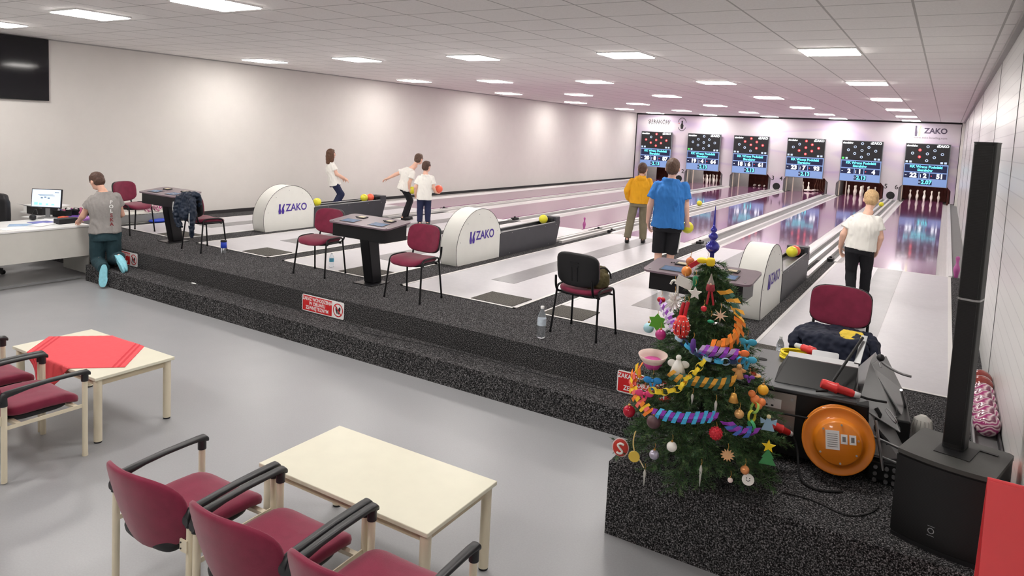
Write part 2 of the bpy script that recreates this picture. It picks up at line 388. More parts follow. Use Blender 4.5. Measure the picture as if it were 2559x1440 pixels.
# ---------------------------------------------------------- lane monitors
M_sbez=mat('screen_bezel',(120,122,126),.4,var=0)
def em(n,c,s): return mat(n,c,.4,var=0,emit=s)
SM=[em('scr_black',(22,22,24),.5),em('scr_navy',(16,22,52),.6),em('scr_slate',(96,118,158),.75),em('scr_white',(240,246,250),1.1),em('scr_cyan',(96,226,236),1.0),em('scr_red',(214,56,60),1.0),em('scr_green',(60,190,80),.9),em('scr_grey',(150,165,190),.8),em('scr_pink',(240,190,190),1.0)]
W,HT=1.5,1.66
CIR=[(.5,.07),(.33,.155),(.66,.155),(.17,.235),(.5,.235),(.83,.235),(.33,.315),(.66,.315),(.5,.395)]
def monitor(k,red,green,n1,n2,n3,tm,lab):
    xc=[.505,2.745,4.81,7.045,9.155,11.42][k]
    t=empty('score_monitor',(xc,BY-.12,1.085),0,lab,'score monitor','score monitors on the back board')
    MB().bb((-W/2,-.03,0),(W/2,.06,HT)).build('casing',M_sbez,t,bevel=.01)
    MB().bb((-.3,.06,.5),(.3,.118,1.2)).build('wall_bracket',M_blkm,t)
    m=MB(); F=lambda x,y,d=0:(-W/2+x*W,-.0315-d,HT*(1-y))
    def rect(x0,y0,x1,y1,mi,d): m.add([F(x0,y1,d),F(x1,y1,d),F(x1,y0,d),F(x0,y0,d)],[(0,1,2,3)],mi)
    def txt(s,x,y,sz,mi,b=.02,w=1,d=.003): m.text(s,sz,T(*F(x,y,d))@RX(PI/2),mi,b,w)
    rect(.015,.012,.985,.988,2,0); rect(.015,.012,.985,.475,0,.001)
    for i,(x,y) in enumerate(CIR):
        on=i in red; c=F(x,y,.002); ro,ri=(.052,.03)
        n=20; vs=[(c[0]+r*math.cos(2*PI*j/n),c[1],c[2]+r*math.sin(2*PI*j/n)) for r in (ri if not on else .018,ro) for j in range(n)]
        m.add(vs,[(j,(j+1)%n,n+(j+1)%n,n+j)[::-1] for j in range(n)],5 if on else 7)
        if on: m.add([(c[0]+.018*math.cos(2*PI*j/n),c[1],c[2]+.018*math.sin(2*PI*j/n)) for j in range(n)],[tuple(range(n))],8)
    for x,g in ((.055,green),(.14,0),(.83,0),(.915,0)): rect(x-.024,.41,x+.03,.455,6 if g else 7,.002)
    m.text('ZAKO',.13,T(*F(.84,.052,.003))@RX(PI/2),3,.03,1)
    m.text('sieraków',.10,T(*F(.15,.06,.003))@RX(PI/2),3,.03,1)
    for dx,h in ((0,.07),(.022,.055)): m.bb(F(.70+dx,.08,.002),(F(.71+dx,.08,.002)[0],F(0,0,.004)[1],F(0,.08)[2]+h),3)
    rect(.03,.5,.965,.66,1,.001); txt('KK Wrzos Podolski',.5,.543,.135,4,.03); txt('Sieraków',.48,.62,.135,4,.03)
    rect(.02,.685,.35,.81,1,.001); rect(.37,.685,.58,.81,1,.001); rect(.6,.685,.965,.81,1,.001)
    txt('·•',.06,.75,.1,3); txt(n1,.23,.75,.235,3,.04); txt('|',.395,.75,.13,3); txt(n2,.49,.75,.235,3,.04); txt('·',.635,.75,.18,5,.05); txt(n3,.82,.75,.235,3,.04)
    rect(.36,.845,.66,.955,1,.001); txt(tm,.535,.9,.205,4,.03); 
    c=F(.385,.9,.003); n=16; vs=[(c[0]+r*math.cos(2*PI*j/n),c[1],c[2]+r*math.sin(2*PI*j/n)) for r in (.022,.034) for j in range(n)]
    m.add(vs,[(j,(j+1)%n,n+(j+1)%n,n+j)[::-1] for j in range(n)],7)
    m.build('screen',SM,t)
monitor(0,[0,2,3,4,5,6,7,8],0,'20','8','87','2.13','leftmost score monitor on the back board, showing 20 8 87')
monitor(1,[],1,'19','4','64','2.13','score monitor above lane two showing 19 4 64 with only white rings')
monitor(2,[0,1,2,4,5,7],0,'18','6','61','2.13','score monitor above lane three showing 18 6 61 and six red rings')
monitor(3,[0,2,4,5,6,7,8],0,'23','7','93','2.13','score monitor above lane four showing 23 7 93 and seven red rings')
monitor(4,[],1,'2','1','4','2.13','score monitor above lane five showing 2 1 4 with a green square')
monitor(5,[1,6],0,'22','2','51','2.07','rightmost score monitor, showing 22 2 51 and two red rings')
# wall prints: lane numbers, logos
M_prk=mat('print_black',(34,32,36),.6,var=0); M_prg=mat('print_grey',(112,106,114),.6,var=0); M_pry=mat('print_yellow',(222,222,160),.6,var=0); M_prr=mat('print_red',(190,90,90),.6,var=0)
FW=lambda x,z: T(x,BY-.004,z)@RX(PI/2)
for n,x in zip('123456',(1.5,1.82,5.80,6.14,10.11,10.48)):
    mb=MB().text(n,.26,FW(x,.98),0,.01); o=mb.build('lane_number',M_prk); tag(o,'black printed lane number %s low on the back board'%n,'lane number','lane numbers printed on the back board')
o=MB(); o.text('SIERAKÓW',.24,FW(.54,3.2),0,0,.9)
for i in range(9): o.add([(v[0],BY-.005,v[1]) for v in ((.05+i*.115,3.08),(.07+i*.115,3.08),(.10+i*.115,3.33+.03*(i%2)),(.085+i*.115,3.33))],[(0,1,2,3)],0)
o.bb((.12,BY-.005,2.97),(.95,BY-.004,2.985),2)
tag(o.build('printed_logo',[M_prk,M_prg,M_pry]),'spiky dark SIERAKÓW lettering printed top left on the back board','logo')
o=MB(); 
o.prism([(-.05,-.2),(.05,-.2),(.075,-.05),(.025,.08),(.04,.14),(0,.19),(-.04,.14),(-.025,.08),(-.075,-.05)],0,.003,0,FW(1.64,3.12))
n=24
for a0,a1,r0,r1,mi in ((.3,PI-.3,.27,.31,1),(PI+.5,2*PI-.5,.27,.31,1)):
    vs=[]
    for j in range(n+1):
        a=a0+(a1-a0)*j/n; vs+=[(1.64+r0*.7*math.cos(a),BY-.005,3.13+r0*math.sin(a)),(1.64+r1*.7*math.cos(a),BY-.005,3.13+r1*math.sin(a))]
    o.add(vs,[(2*j,2*j+1,2*j+3,2*j+2)[::-1] for j in range(n)],mi)
o.bb((1.47,BY-.005,3.15),(1.52,BY-.003,3.2),2)
tag(o.build('printed_emblem',[M_prk,M_prg,M_prr]),'small emblem with a dark ninepin under an arch on the back board','emblem')
o=MB(); o.text('ZAKO',.29,FW(11.62,3.23),0,.03,.95)
for x,s in ((10.97,-1),(11.08,1)): o.prism([(-.035,-.2),(.035,-.2),(.045,-.05),(.02,.06),(.035+s*.02,.2),(-.01+s*.03,.2),(-.045,-.05)],0,.003,0 if s<0 else 1,FW(x,3.22))
o.text('www.zako-bowling.com',.115,FW(11.46,2.97),2,.0,1)
tag(o.build('printed_logo',[mat('print_violet',(86,78,98),.6,var=0),M_pry,M_prg]),'grey ZAKO lettering with two pins printed top right on the back board','logo')
# ball holes
for x,z,l in ((1.66,.64,'round dark ball hole between lane numbers one and two'),(5.97,.64,'round dark ball hole below lane numbers three and four'),(10.3,.64,'round dark ball hole below lane numbers five and six')):
    t=empty('ball_hole',(x,BY,z),0,l,'ball hole','ball return holes in the back board')
    MB().lathe([(.125,0),(.15,0),(.15,.01),(.125,.01)],n=28,M=RX(PI/2)).build('rim',M_blk,t)
    MB().cyl((0,-.004,0),(0,-.006,0),.125,n=28).build('opening',mat('dark_hole',(46,44,46),.8,var=.3),t)
# ---------------------------------------------------------- ninepins
M_pin=mat('pin_white',(242,240,234),.25,var=.01); 
PP=[(0,.030),(.025,.030),(.06,.036),(.12,.05),(.16,.052),(.20,.044),(.25,.026),(.29,.02),(.33,.028),(.365,.034),(.39,.03),(.405,.016),(.41,.003)]
pin0=None
PN=['front corner of','left side front of','right side front of','left corner of','centre of','right corner of','left side back of','right side back of','rear corner of']
PO=[(0,0),(-.26,.25),(.26,.25),(-.52,.5),(0,.5),(.52,.5),(-.26,.75),(.26,.75),(0,1.0)]
def pin(loc,lab,rot=None):
    global pin0
    if pin0 is None:
        pin0=MB().lathe([(r*1.0,z) for z,r in PP],n=16).build('ninepin',M_pin); o=pin0
        tag(o,lab,'ninepin','white ninepins in the pits')
    else: o=dup(pin0,None,None,lab)
    o.location=(FX(loc[0],loc[1]),loc[1],loc[2])
    if rot: o.rotation_euler=rot
for k,w in ((5,'six'),(4,'five'),(1,'two')):
    for i,(dx,dy) in enumerate(PO): pin((LX[k]+.85+dx*.93,26.55+dy*.93,PZ+.003),'white ninepin standing at the %s the diamond on lane %s'%(PN[i],w))
pin((LX[3]+.62,26.9,PZ+.003),'left one of two white ninepins still standing on lane four')
pin((LX[3]+.86,26.75,PZ+.003),'right one of two white ninepins still standing on lane four')
pin((LX[3]+.72,26.6,PZ+.06),'fallen white ninepin lying in front of the two standing on lane four',(0,PI/2-.05,.2))
pin((LX[3]+.98,27.1,PZ+.06),'fallen white ninepin lying to the right on lane four',(0,PI/2,1.1))
for i in range(4): pin((LX[2]+.75+i*.22,27.2,PZ+.06),'white ninepin lying at the curtain of lane three, %s from the left'%['first','second','third','fourth'][i],(0,PI/2,PI/2+.06*i))
o=MB()
for i in range(5): o.tube([(LX[3]+1.0+i*.08,27.0,1.5),(LX[3]+1.02+i*.07,26.9,1.0+.05*i),(LX[3]+.9+i*.12,26.8,.62),(LX[3]+1.1+i*.1,26.75,.5)],.004,5,smooth=2)
tag(o.build('pin_string',mat('string_brown',(150,110,90),.8,var=0)),'loose brown pin strings hanging slack on lane four','pin strings')
# ============================================================ CONFERENCE CHAIRS
def conf_chair(label,fabric):
    t=empty('conference_chair',(0,0,0),0,label,'chair','burgundy conference chairs on the carpeted platform')
    m=MB().sup((0,.015,.455),(.225,.215,.038),.55,.42,36,12,fn=lambda p:V(p.x,p.y,p.z-.035*max(0,p.y/.215)**3+.02*(abs(p.x)/.225)**2))
    m.build('seat',fabric,t)
    MB().sup((0,.015,.428),(.215,.205,.022),.4,.42,36,8).build('seat_pan',M_blk,t)
    bf=lambda p:V(p.x,p.y+.045*(p.x/.23)**2-.10*p.z*0,p.z*(1-.12*(abs(p.x)/.23)**2.5))
    B=T(0,-.215,.68)@RX(.14)
    MB().sup((0,.016,0),(.232,.022,.165),.45,.42,36,12,M=B,fn=bf).build('backrest',fabric,t)
    s=MB().sup((0,-.004,0),(.236,.024,.17),.38,.42,36,12,M=B,fn=bf)
    for h in (-.03,.03): s.box((0,-.03,.06+h*.6),(.09,.006,.008),0,B)
    s.box((.03,-.028,-.04),(.004,.006,.14),0,B).box((-.03,-.028,-.04),(.004,.006,.14),0,B)
    s.build('backrest_shell',M_blk,t)
    for x in (-1,1):
        for y in (-1,1):
            m=MB().tube([(x*.262,y*.205,.012),(x*.238,y*.165,.40)],.011,8); m.cyl((x*.262,y*.205,0),(x*.261,y*.203,.03),.014,n=8)
            m.build('leg',M_blkm,t)
        MB().tube([(x*.238,-.165,.40),(x*.236,-.16,.465),(x*.236,-.13,.492),(x*.236,.0,.497),(x*.236,.12,.490),(x*.236,.155,.46),(x*.238,.165,.40)],.011,8,smooth=2).build('seat_rail',M_blkm,t)
        MB().tube([(x*.19,-.10,.425),(x*.205,-.20,.43),(x*.208,-.235,.50),(x*.205,-.245,.60)],.012,8,smooth=2).build('back_upright',M_blkm,t)
    for y in (-.13,.13): MB().tube([(-.238,y,.418),(.238,y,.418)],.01,8).build('cross_bar',M_blkm,t)
    return t
c0=conf_chair('burgundy conference chair half hidden behind the kneeling person, at the left console',M_burg)
c0.location=(.70,.86,PZ); c0.rotation_euler=(0,0,math.atan2(.28,.96)-PI/2)
dup(c0,(2.77,.77,PZ),math.radians(-4),'conference chair with a navy tracksuit top hung over its black back shell')
dup(c0,(5.2,.8,PZ),math.radians(186),'burgundy conference chair to the left of the middle console')
dup(c0,(6.93,.64,PZ),math.radians(181),'burgundy conference chair to the right of the middle console')
dup(c0,(9.12,.68,PZ),math.radians(-4),'conference chair seen from behind, black back shell, olive bag on its seat')
dup(c0,(11.44,.52,PZ),math.radians(179),'burgundy conference chair facing us behind the lane cleaning machine, clothes on its seat')
# ============================================================ ARMCHAIRS (linked rows)
def armchair(label):
    t=empty('armchair',(0,0,0),0,label,'armchair','wine red armchairs with cream frames by the coffee tables')
    # origin under the centre; faces +y
    m=MB().sup((0,.02,.425),(.245,.235,.042),.5,.36,40,12,fn=lambda p:V(p.x,p.y,p.z-.05*max(0,p.y/.235)**3+.018*(abs(p.x)/.245)**2))
    m.build('seat',M_burg2,t)
    MB().sup((0,-.01,.385),(.21,.21,.03),.5,.5,32,8).build('seat_pan',M_blk,t)
    def bf(p):
        w=.29*(1-.16*max(0,-p.z/.2)**1.5); q=p.x/.28
        return V(q*w,p.y+.085*q*q,p.z*(1-.16*abs(q)**2.2)+.015*math.cos(q*1.5))
    B=T(0,-.355,.545)@RX(.26)
    MB().sup((0,0,0),(.28,.022,.215),.5,.5,44,16,M=B,fn=bf).build('backrest',M_burg2,t)
    MB().sup((0,-.25,.39),(.2,.07,.05),.7,.6,28,10,M=None).build('back_socket',M_blk,t)
    for x in (-1,1):
        X=x*.292
        MB().tube([(X,.235,.01),(X,.235,.57)],.0185,14).cyl((X,.235,0),(X,.235,.02),.0195,n=14,mi=0).build('front_leg',M_leg,t)
        MB().tube([(X,-.275,.01),(X,-.27,.53)],.0185,14).build('rear_leg',M_leg,t)
        m=MB(); rs=[]
        pts=[(-.30,.558,.020,.020),(-.285,.585,.022,.030),(-.25,.6,.021,.022),(-.12,.614,.021,.014),(.0,.62,.022,.013),(.13,.620,.023,.013),(.21,.618,.024,.014),(.25,.611,.024,.02),(.268,.60,.018,.014)]
        for y,z,w,h in pts: rs.append([(X+w*math.copysign(abs(math.cos(a))**.7,math.cos(a)),y,z+h*math.copysign(abs(math.sin(a))**.7,math.sin(a))) for a in [2*PI*j/14 for j in range(14)]])
        m.rings(rs); m.cyl((X,.235,.55),(X,.235,.61),.0235,n=16); m.cyl((X,-.272,.525),(X,-.275,.585),.0235,n=16)
        m.build('armrest',M_grip,t)
        MB().bb((X-.003,-.27,.36),(X+.003,.22,.385)).build('side_rail',M_leg,t)
    for y in (.175,-.185): MB().bb((-.292,y-.015,.365),(.292,y+.015,.385)).build('cross_bar',M_leg,t)
    m=MB().bb((.25,-.297,.40),(.30,-.289,.46)); 
    for z in (.415,.445): m.cyl((.26,-.301,z),(.26,-.295,z),.004,n=8,mi=1)
    m.build('linking_bracket',[M_leg,M_line],t)
    return t
a0=armchair('wine red armchair at the left end of the front row by the bare table')
a0.location=(8.89,-3.43,0); a0.rotation_euler=(0,0,math.radians(3))
dup(a0,(9.54,-3.41,0),math.radians(3),'wine red armchair in the middle of the front row by the bare table')
dup(a0,(10.175,-3.39,0),math.radians(3),'wine red armchair at the right end of the front row, nearest the platform corner')
dup(a0,(6.75,-3.32,0),math.radians(1),'wine red armchair by the red cloth table, nearer of the two to that table')
dup(a0,(6.105,-3.32,0),math.radians(1),'wine red armchair by the red cloth table, farther left, cut by the photo edge')
# ============================================================ COFFEE TABLES
def coffee_table(loc,rz,label):
    t=empty('coffee_table',loc,rz,label,'coffee table','cream coffee tables')
    MB().box((0,0,.497),(1.21,.635,.024)).build('tabletop',M_cream,t,bevel=.004)
    m=MB()
    for s in (-1,1): m.box((0,s*.272,.458),(1.08,.018,.05)); m.box((s*.56,0,.458),(.018,.53,.05))
    m.build('apron',M_creamedge,t)
    for x in (-1,1):
        for y in (-1,1): MB().cyl((x*.565,y*.275,.012),(x*.565,y*.275,.485),.029,n=20).cyl((x*.565,y*.275,0),(x*.565,y*.275,.012),.027,n=20,mi=1).build('leg',[M_leg,M_blk],t)
    return t
coffee_table((9.51,-2.745,0),math.radians(1.0),'bare cream coffee table in front of the three armchairs')
coffee_table((6.33,-2.66,0),math.radians(1.5),'cream coffee table with a red cloth laid diagonally across it')
# red cloth
M_cloth=mat('coral_red_cloth',(232,84,92),.85,var=.04,scale=30,bump=.1,bscale=300); M_cl2=mat('cloth_stripe',(206,50,62),.85,var=.03)
m=MB(); n=44; vs=[]; cx,cy=6.28,-2.70; S=.84
ax=V(math.cos(.78),math.sin(.78),0); ay=V(-ax.y,ax.x,0)
tx=V(math.cos(math.radians(1.5)),math.sin(math.radians(1.5)),0); ty=V(-tx.y,tx.x,0)
for i in range(n+1):
    for j in range(n+1):
        p=V(cx,cy,0)+ax*((i/n-.5)*S*1.0)+ay*((j/n-.5)*S)
        q=p-V(6.33,-2.66,0); lx,ly=q.dot(tx),q.dot(ty); z=.5105+.0012*math.sin(i*1.9)*math.sin(j*1.3)
        for s,lim in ((1,.3195),(-1,.3195)):
            if ly*s>lim:
                d=ly*s-lim; z=.5105-max(0,d-.004); ly=s*(lim+.004+.05*d+.01*math.sin(lx*30)*min(1,d*12))
        q2=V(6.33,-2.66,0)+tx*lx+ty*ly; vs.append((q2.x,q2.y,z))
fs=[];mi=[]
for i in range(n):
    for j in range(n):
        m.add([vs[i*(n+1)+j],vs[(i+1)*(n+1)+j],vs[(i+1)*(n+1)+j+1],vs[i*(n+1)+j+1]],[(0,1,2,3)],1 if i in (2,4,39,41) else 0,True)
o=m.build('table_cloth',[M_cloth,M_cl2]); bmx=bmesh.new(); bmx.from_mesh(o.data); bmesh.ops.remove_doubles(bmx,verts=bmx.verts,dist=1e-5); bmx.to_mesh(o.data); bmx.free()
d=o.modifiers.new('s','SOLIDIFY'); d.thickness=.0015; d.offset=1
tag(o,'coral red cloth lying diagonally over the left coffee table, one corner hanging down','tablecloth')
# ============================================================ CONSOLES
M_ctop=mat('mauve_console_top',(118,100,110),.3,var=.05,coat=.3); M_cscr=mat('console_screen',(56,68,96),.15,var=.1,scale=30); M_cbl=mat('console_screen_blue',(78,110,150),.2,var=.25,scale=25)
def console(loc,label):
    t=empty('score_console',loc,0,label,'console','bowling control consoles')
    TP=T(-.0,-.06,.785)@RX(math.radians(7))
    o=[]
    for x,y in rrect(1.0,.47,.07,6): o.append((x*(1.0 if y<.1 else 1.0),y))
    tp=MB().prism(o,-.009,.009,0,TP).build('top_plate',M_ctop,t,bevel=.003)
    MB().prism([(-.2,-.035),(-.2,-.20),(.2,-.20),(.2,.013)],-.43,.43,0,T(0,-.06,.785)@Matrix(((0,0,1,0),(1,0,0,0),(0,1,0,0),(0,0,0,1)))).build('housing',M_blkm,t,bevel=.006)
    for x in (-.235,.235):
        s=MB().box((x,-.09,.0115),(.24,.15,.003),0,TP); s.box((x,-.09,.0135),(.215,.125,.002),1,TP); s.build('touch_screen',[M_blk,M_cbl],tp)
        k=MB().box((x+.02,.095,.014),(.13,.085,.012),0,TP); k.box((x+.02,.095,.021),(.09,.055,.004),1,TP)
        for i in range(3): k.box((x-.09+i*.022,.10+.01*i,.0125),(.013,.013,.008),0,TP)
        k.build('keypad',[M_blk,M_creamedge],tp)
    for x in (-.44,.44): MB().cyl((x,-.18,.009),(x,-.18,.013),.01,n=10,M=TP).build('fixing_screw',M_steel,tp)
    MB().add([(-.075,-.16,.60),(.075,-.16,.60),(.075,.03,.60),(-.075,.03,.60),(-.075,-.05,.012),(.075,-.05,.012),(.075,.12,.012),(-.075,.12,.012)],[(0,1,2,3),(7,6,5,4),(0,4,5,1),(1,5,6,2),(2,6,7,3),(3,7,4,0)]).build('pedestal',M_blkm,t,bevel=.012)
    MB().bb((-.16,-.16,0),(.16,.17,.012)).build('base_plate',M_blkm,t,bevel=.003)
    return t
cn=console((1.85,.86,PZ),'mauve topped score console at the far left, beside the chair with the navy tracksuit top')
dup(cn,(6.06,.86,PZ),0,'mauve topped score console in the middle, standing between two burgundy chairs')
dup(cn,(10.24,.86,PZ),0,'mauve topped score console at the right, partly behind the Christmas tree')
# ============================================================ BALL RETURNS
M_rub=mat('black_foam',(18,18,20),.8,var=.1); M_rack=mat('anthracite_laminate',(62,62,68),.45,var=.06)
def ball_return(loc,label):
    t=empty('ball_return',loc,0,label,'ball return','white round-backed ball return machines')
    n=40; a0=math.asin(.207/.6); o=[]
    for i in range(n+1):
        a=-a0+(PI+2*a0)*i/n; o.append((3.05+.6*math.cos(a),.207+.6*math.sin(a)))
    YZ=Matrix(((0,0,1,0),(1,0,0,0),(0,1,0,0),(0,0,0,1)))
    dh=MB().prism(o,-.145,.145,0,YZ,sm=True).build('drum_housing',M_white,t,bevel=.004)
    s=MB()
    for x in (-.146,.146): s.tube([(x,p[0],p[1]) for p in o],.0035,6)
    s.tube([(x,2.49,.004) for x in (-.146,.146)],.004,6); s.build('edge_seam',M_line,dh)
    s=MB()
    for a in (25,60,95,130,165): 
        for x in (-.147,.147): s.cyl((x*.99,3.05+.52*math.cos(math.radians(a)),.207+.52*math.sin(math.radians(a))),(x*1.005,3.05+.52*math.cos(math.radians(a)),.207+.52*math.sin(math.radians(a))),.006,n=8)
    s.build('rivets',M_steel,dh)
    TX=lambda y,z:T(.148,y,z)@RZ(PI/2)@RX(PI/2)
    l=MB().text('ZAKO',.185,TX(3.18,.40),0,.02,.95)
    for dy,s_ in ((2.80,-1),(2.87,1)):
        l.prism([(-.02,-.1),(.02,-.1),(.032,-.05),(.014,.0),(.03+s_*.012,.08),(.0+s_*.02,.08),(-.02,.01),(-.032,-.05)],0,.002,0,TX(dy,.40))
    l.build('logo',M_purp,dh)
    # trough
    Z1=.40
    for x in (-.145,.145):
        m=MB().prism([(3.60,.0),(5.47,.0),(5.60,Z1),(3.60,Z1-.03)] if 1 else 0,-.009,.009,0,T(x,0,0)@YZ)
        sp_=m.build('side_panel',M_rack,t,bevel=.002)
        s=MB()
        for y in (3.95,4.5,5.05,5.45): s.cyl((x*1.06,y,Z1-.045),(x*1.07,y,Z1-.045),.008,n=8)
        for y in (3.9,5.2): s.cyl((x*1.06,y,.03),(x*1.07,y,.03),.008,n=8)
        s.build('bolts',M_steel,sp_)
    m=MB().bb((-.136,3.6,Z1-.075),(.136,5.55,Z1-.06)); m.build('trough_floor',M_gunm,t)
    m=MB()
    for x in (-.128,.128): m.tube([(x,3.62,Z1-.02),(x,5.5,Z1)],.012,8)
    m.build('guide_rail',M_gunm,t)
    es=MB().bb((-.15,5.44,Z1-.08),(.15,5.60,Z1+.09)).build('end_stop',M_rack,t,bevel=.01)
    MB().bb((-.11,5.34,Z1-.04),(.11,5.45,Z1+.075)).build('buffer',M_rub,es,bevel=.02)
    return t
br=ball_return((1.85,0,PZ),'white round-backed ball return between lanes one and two, farthest left')
dup(br,(6.06,0,PZ),0,'white round-backed ball return between lanes three and four, in the middle')
dup(br,(10.305,0,PZ),0,'white round-backed ball return at the right, behind the Christmas tree')
# balls
M_yel=mat('yellow_ball',(222,214,48),.3,var=.05,coat=.4); M_or=mat('coral_ball',(240,104,76),.3,var=.05,coat=.4)
def marble():
    m,N,L,b=nodes_mat('marbled_ball'); tc=N.new('ShaderNodeTexCoord'); w=N.new('ShaderNodeTexWave'); w.inputs['Scale'].default_value=4; w.inputs['Distortion'].default_value=22; w.inputs['Detail'].default_value=3
    L.new(tc.outputs['Object'],w.inputs['Vector']); L.new(ramp(N,L,w.outputs['Fac'],[(.1,srgb(170,60,120)),(.45,srgb(232,196,206)),(.7,srgb(236,214,218)),(1,srgb(120,40,80))]),b.inputs['Base Color']); b.inputs['Roughness'].default_value=.15; b.inputs['Coat Weight'].default_value=.6; return m
M_marb=marble(); M_brn=mat('red_brown_ball',(150,62,56),.15,var=.15,coat=.6)
bm0={}
def ball(loc,m,label,group=None,r=.08):
    k=m.name
    if k not in bm0:
        o=MB().sup((0,0,0),.08,1,1,36,20).build('bowling_ball',m); o.rotation_euler=(.4,.7,0)
        for a in range(3): pass
        bm0[k]=o; tag(o,label,'bowling ball',group)
    else:
        o=dup(bm0[k],None,None,label)
        if 'group' in o: del o['group']
        if group: o['group']=group
    o.location=loc; o.scale=(r/.08,)*3
    return o
bz=PZ+.40+.045
ball((1.86,3.80,PZ+.445),M_yel,'yellow ball at the start of the left trough, next to the white drum')
ball((1.84,5.10,bz+.01),M_yel,'yellow ball near the end of the left trough, beside a coral one')
ball((1.86,5.262,bz+.01),M_or,'coral ball against the black buffer of the left trough')
ball((6.06,5.24,bz+.01),M_yel,'yellow ball against the buffer of the middle trough')
ball((10.30,5.05,bz+.01),M_yel,'bright yellow ball in the right trough behind the Christmas tree')
ball((10.31,5.22,bz+.005),M_or,'coral ball mostly hidden behind the yellow one in the right trough')
ball((5.90,15.1,.57),M_yel,'yellow ball rolling back on the track between lanes three and four')
ball((10.31,21.3,.57),M_yel,'yellow ball far down the return track beside the fair-haired boy')
# end sensors
def sensor(x,y,l):
    t=empty('lane_sensor',(x,y,PZ),0,l,'sensor','black sensor blocks at the foul lines')
    MB().bb((-.05,-.1,0),(.05,.1,.05)).build('housing',M_blk,t,bevel=.006)
    MB().cyl((0,0,.05),(0,0,.075),.022,n=12).build('lens',M_rub,t)
S=[(3.93,7.75,'black sensor block at the right gutter end of lane two'),(1.80,7.9,'black sensor block at the right gutter end of lane one, behind the left trough'),(6.00,7.75,'black sensor block at the right gutter end of lane three'),(6.30,7.75,'black sensor block at the left gutter end of lane four'),(8.17,7.72,'left one of two black sensor blocks between lanes four and five'),(8.36,7.72,'right one of two black sensor blocks between lanes four and five'),(10.5,7.7,'black sensor block at the left gutter end of lane six')]
for s in S: sensor(*s)
# purple demo pins
M_mag=mat('purple_pin',(176,84,150),.3,var=.05,coat=.4)
for loc,s,l in (((5.70,7.68,PZ+.0075),.6,'small purple pin standing at the foul line behind the middle trough'),((12.37,7.6,PZ),.85,'purple pin by the right wall, partly behind the black column speaker')):
    o=MB().lathe([(r*s*1.1,z*s) for z,r in PP],n=20).build('purple_pin',M_mag); o.location=loc; tag(o,l,'pin')
# ============================================================ SIGNS ON RISER
M_sred=mat('sign_red',(206,38,42),.4,var=.02)
def sign(loc,label):
    t=empty('warning_sign',loc,0,label,'sign','red and white no outdoor shoes signs on the step riser')
    MB().prism(rrect(.68,.195,.02),0,.004,0,RX(PI/2)).build('plate',M_wt,t)
    m=MB().prism(rrect(.48,.175,.006),.004,.0052,0,T(-.09,0,0)@RX(PI/2))
    for s,z,w in (('ZAKAZ WCHODZENIA',.052,.80),('W OBUWIU',0,.85),('ZEWNĘTRZNYM',-.052,.85)): m.text(s,.058,T(-.09,-.0056,z)@RX(PI/2),1,.025,w)
    m.build('text_panel',[M_sred,M_wt],t)
    m=MB(); n=28
    vs=[(.248+r*math.cos(2*PI*j/n),-.0054,r*math.sin(2*PI*j/n)) for r in (.066,.078) for j in range(n)]
    m.add(vs,[(j,(j+1)%n,n+(j+1)%n,n+j)[::-1] for j in range(n)],0)
    for s in (-1,1): m.prism([(s*.02+.016*math.cos(a)*(1.15 if math.sin(a)>0 else .8),.044*math.sin(a)) for a in [2*PI*i/16 for i in range(16)]],.0046,.0052,1,T(.248,0,0)@RX(PI/2)@RZ(-s*.2))
    m.box((.248,-.0060,0),(.013,.0008,.14),0,T(.248,0,0)@RY(-.78)@T(-.248,0,0))
    m.build('pictogram',[M_sred,M_line],t)
    return t
sg=sign((2.01,-.003,.34),'red no outdoor shoes sign on the riser, partly hidden by the kneeling person')
dup(sg,(6.13,-.003,.338),0,'red no outdoor shoes sign in full view at the middle of the riser')
dup(sg,(10.14,-.003,.33),0,'red no outdoor shoes sign on the riser, cut off by the Christmas tree')
# cable on the step
P=[(3.3,-.03,SH+.004),(5.3,-.02,SH+.004),(6.5,-.015,SH+.004),(6.75,-.05,SH+.004),(6.85,-.16,SH+.004),(6.98,-.2,SH+.004),(7.35,-.12,SH+.004),(8.1,-.04,SH+.004),(8.8,-.08,SH+.004),(9.3,-.1,SH+.004),(9.9,-.03,SH+.004),(10.4,-.02,SH+.004)]
tag(MB().tube(P,.004,6,smooth=2).build('floor_cable',M_blk),'thin black cable lying along the foot of the riser on the carpeted step','cable')
o=MB().sup((3.75,-.05,SH+.008),(.05,.02,.008),1,1,14,8).build('paper_scrap',M_wt); tag(o,'small white scrap lying on the carpeted step','paper scrap')
# ============================================================ WATER BOTTLES
M_pet=mat('clear_plastic',(236,242,246),.08,var=0,trans=.92,ior=1.3); M_lab=mat('bottle_label',(196,208,220),.4,var=.1,scale=40); M_blu=mat('blue_plastic',(40,70,190),.4,var=.05); M_teal=mat('teal_label',(90,170,200),.4,var=.1)
def bottle(loc,h,r,label,lm,cap):
    t=empty('water_bottle',loc,0,label,'bottle','clear water bottles on the platform')
    pr=[(r*.8,0),(r,.01),(r,h*.28),(r*.92,h*.32),(r,h*.36),(r,h*.62),(r*.85,h*.72),(r*.38,h*.88),(r*.34,h*.93)]
    MB().lathe(pr,n=20).build('body',M_pet,t); MB().lathe([(r*1.01,h*.40),(r*1.015,h*.41),(r*1.015,h*.60),(r*1.01,h*.61)],n=20).build('label',lm,t)
    MB().lathe([(r*.4,h*.92),(r*.42,h*.93),(r*.42,h*.99),(r*.38,h)],n=14).build('cap',cap,t)
bottle((8.87,.26,PZ),.315,.043,'tall clear water bottle standing left of the chair with the olive bag',M_lab,M_wt)
bottle((5.02,1.18,PZ),.21,.033,'small clear bottle with a teal label behind the chair left of the middle console',M_teal,M_wt)
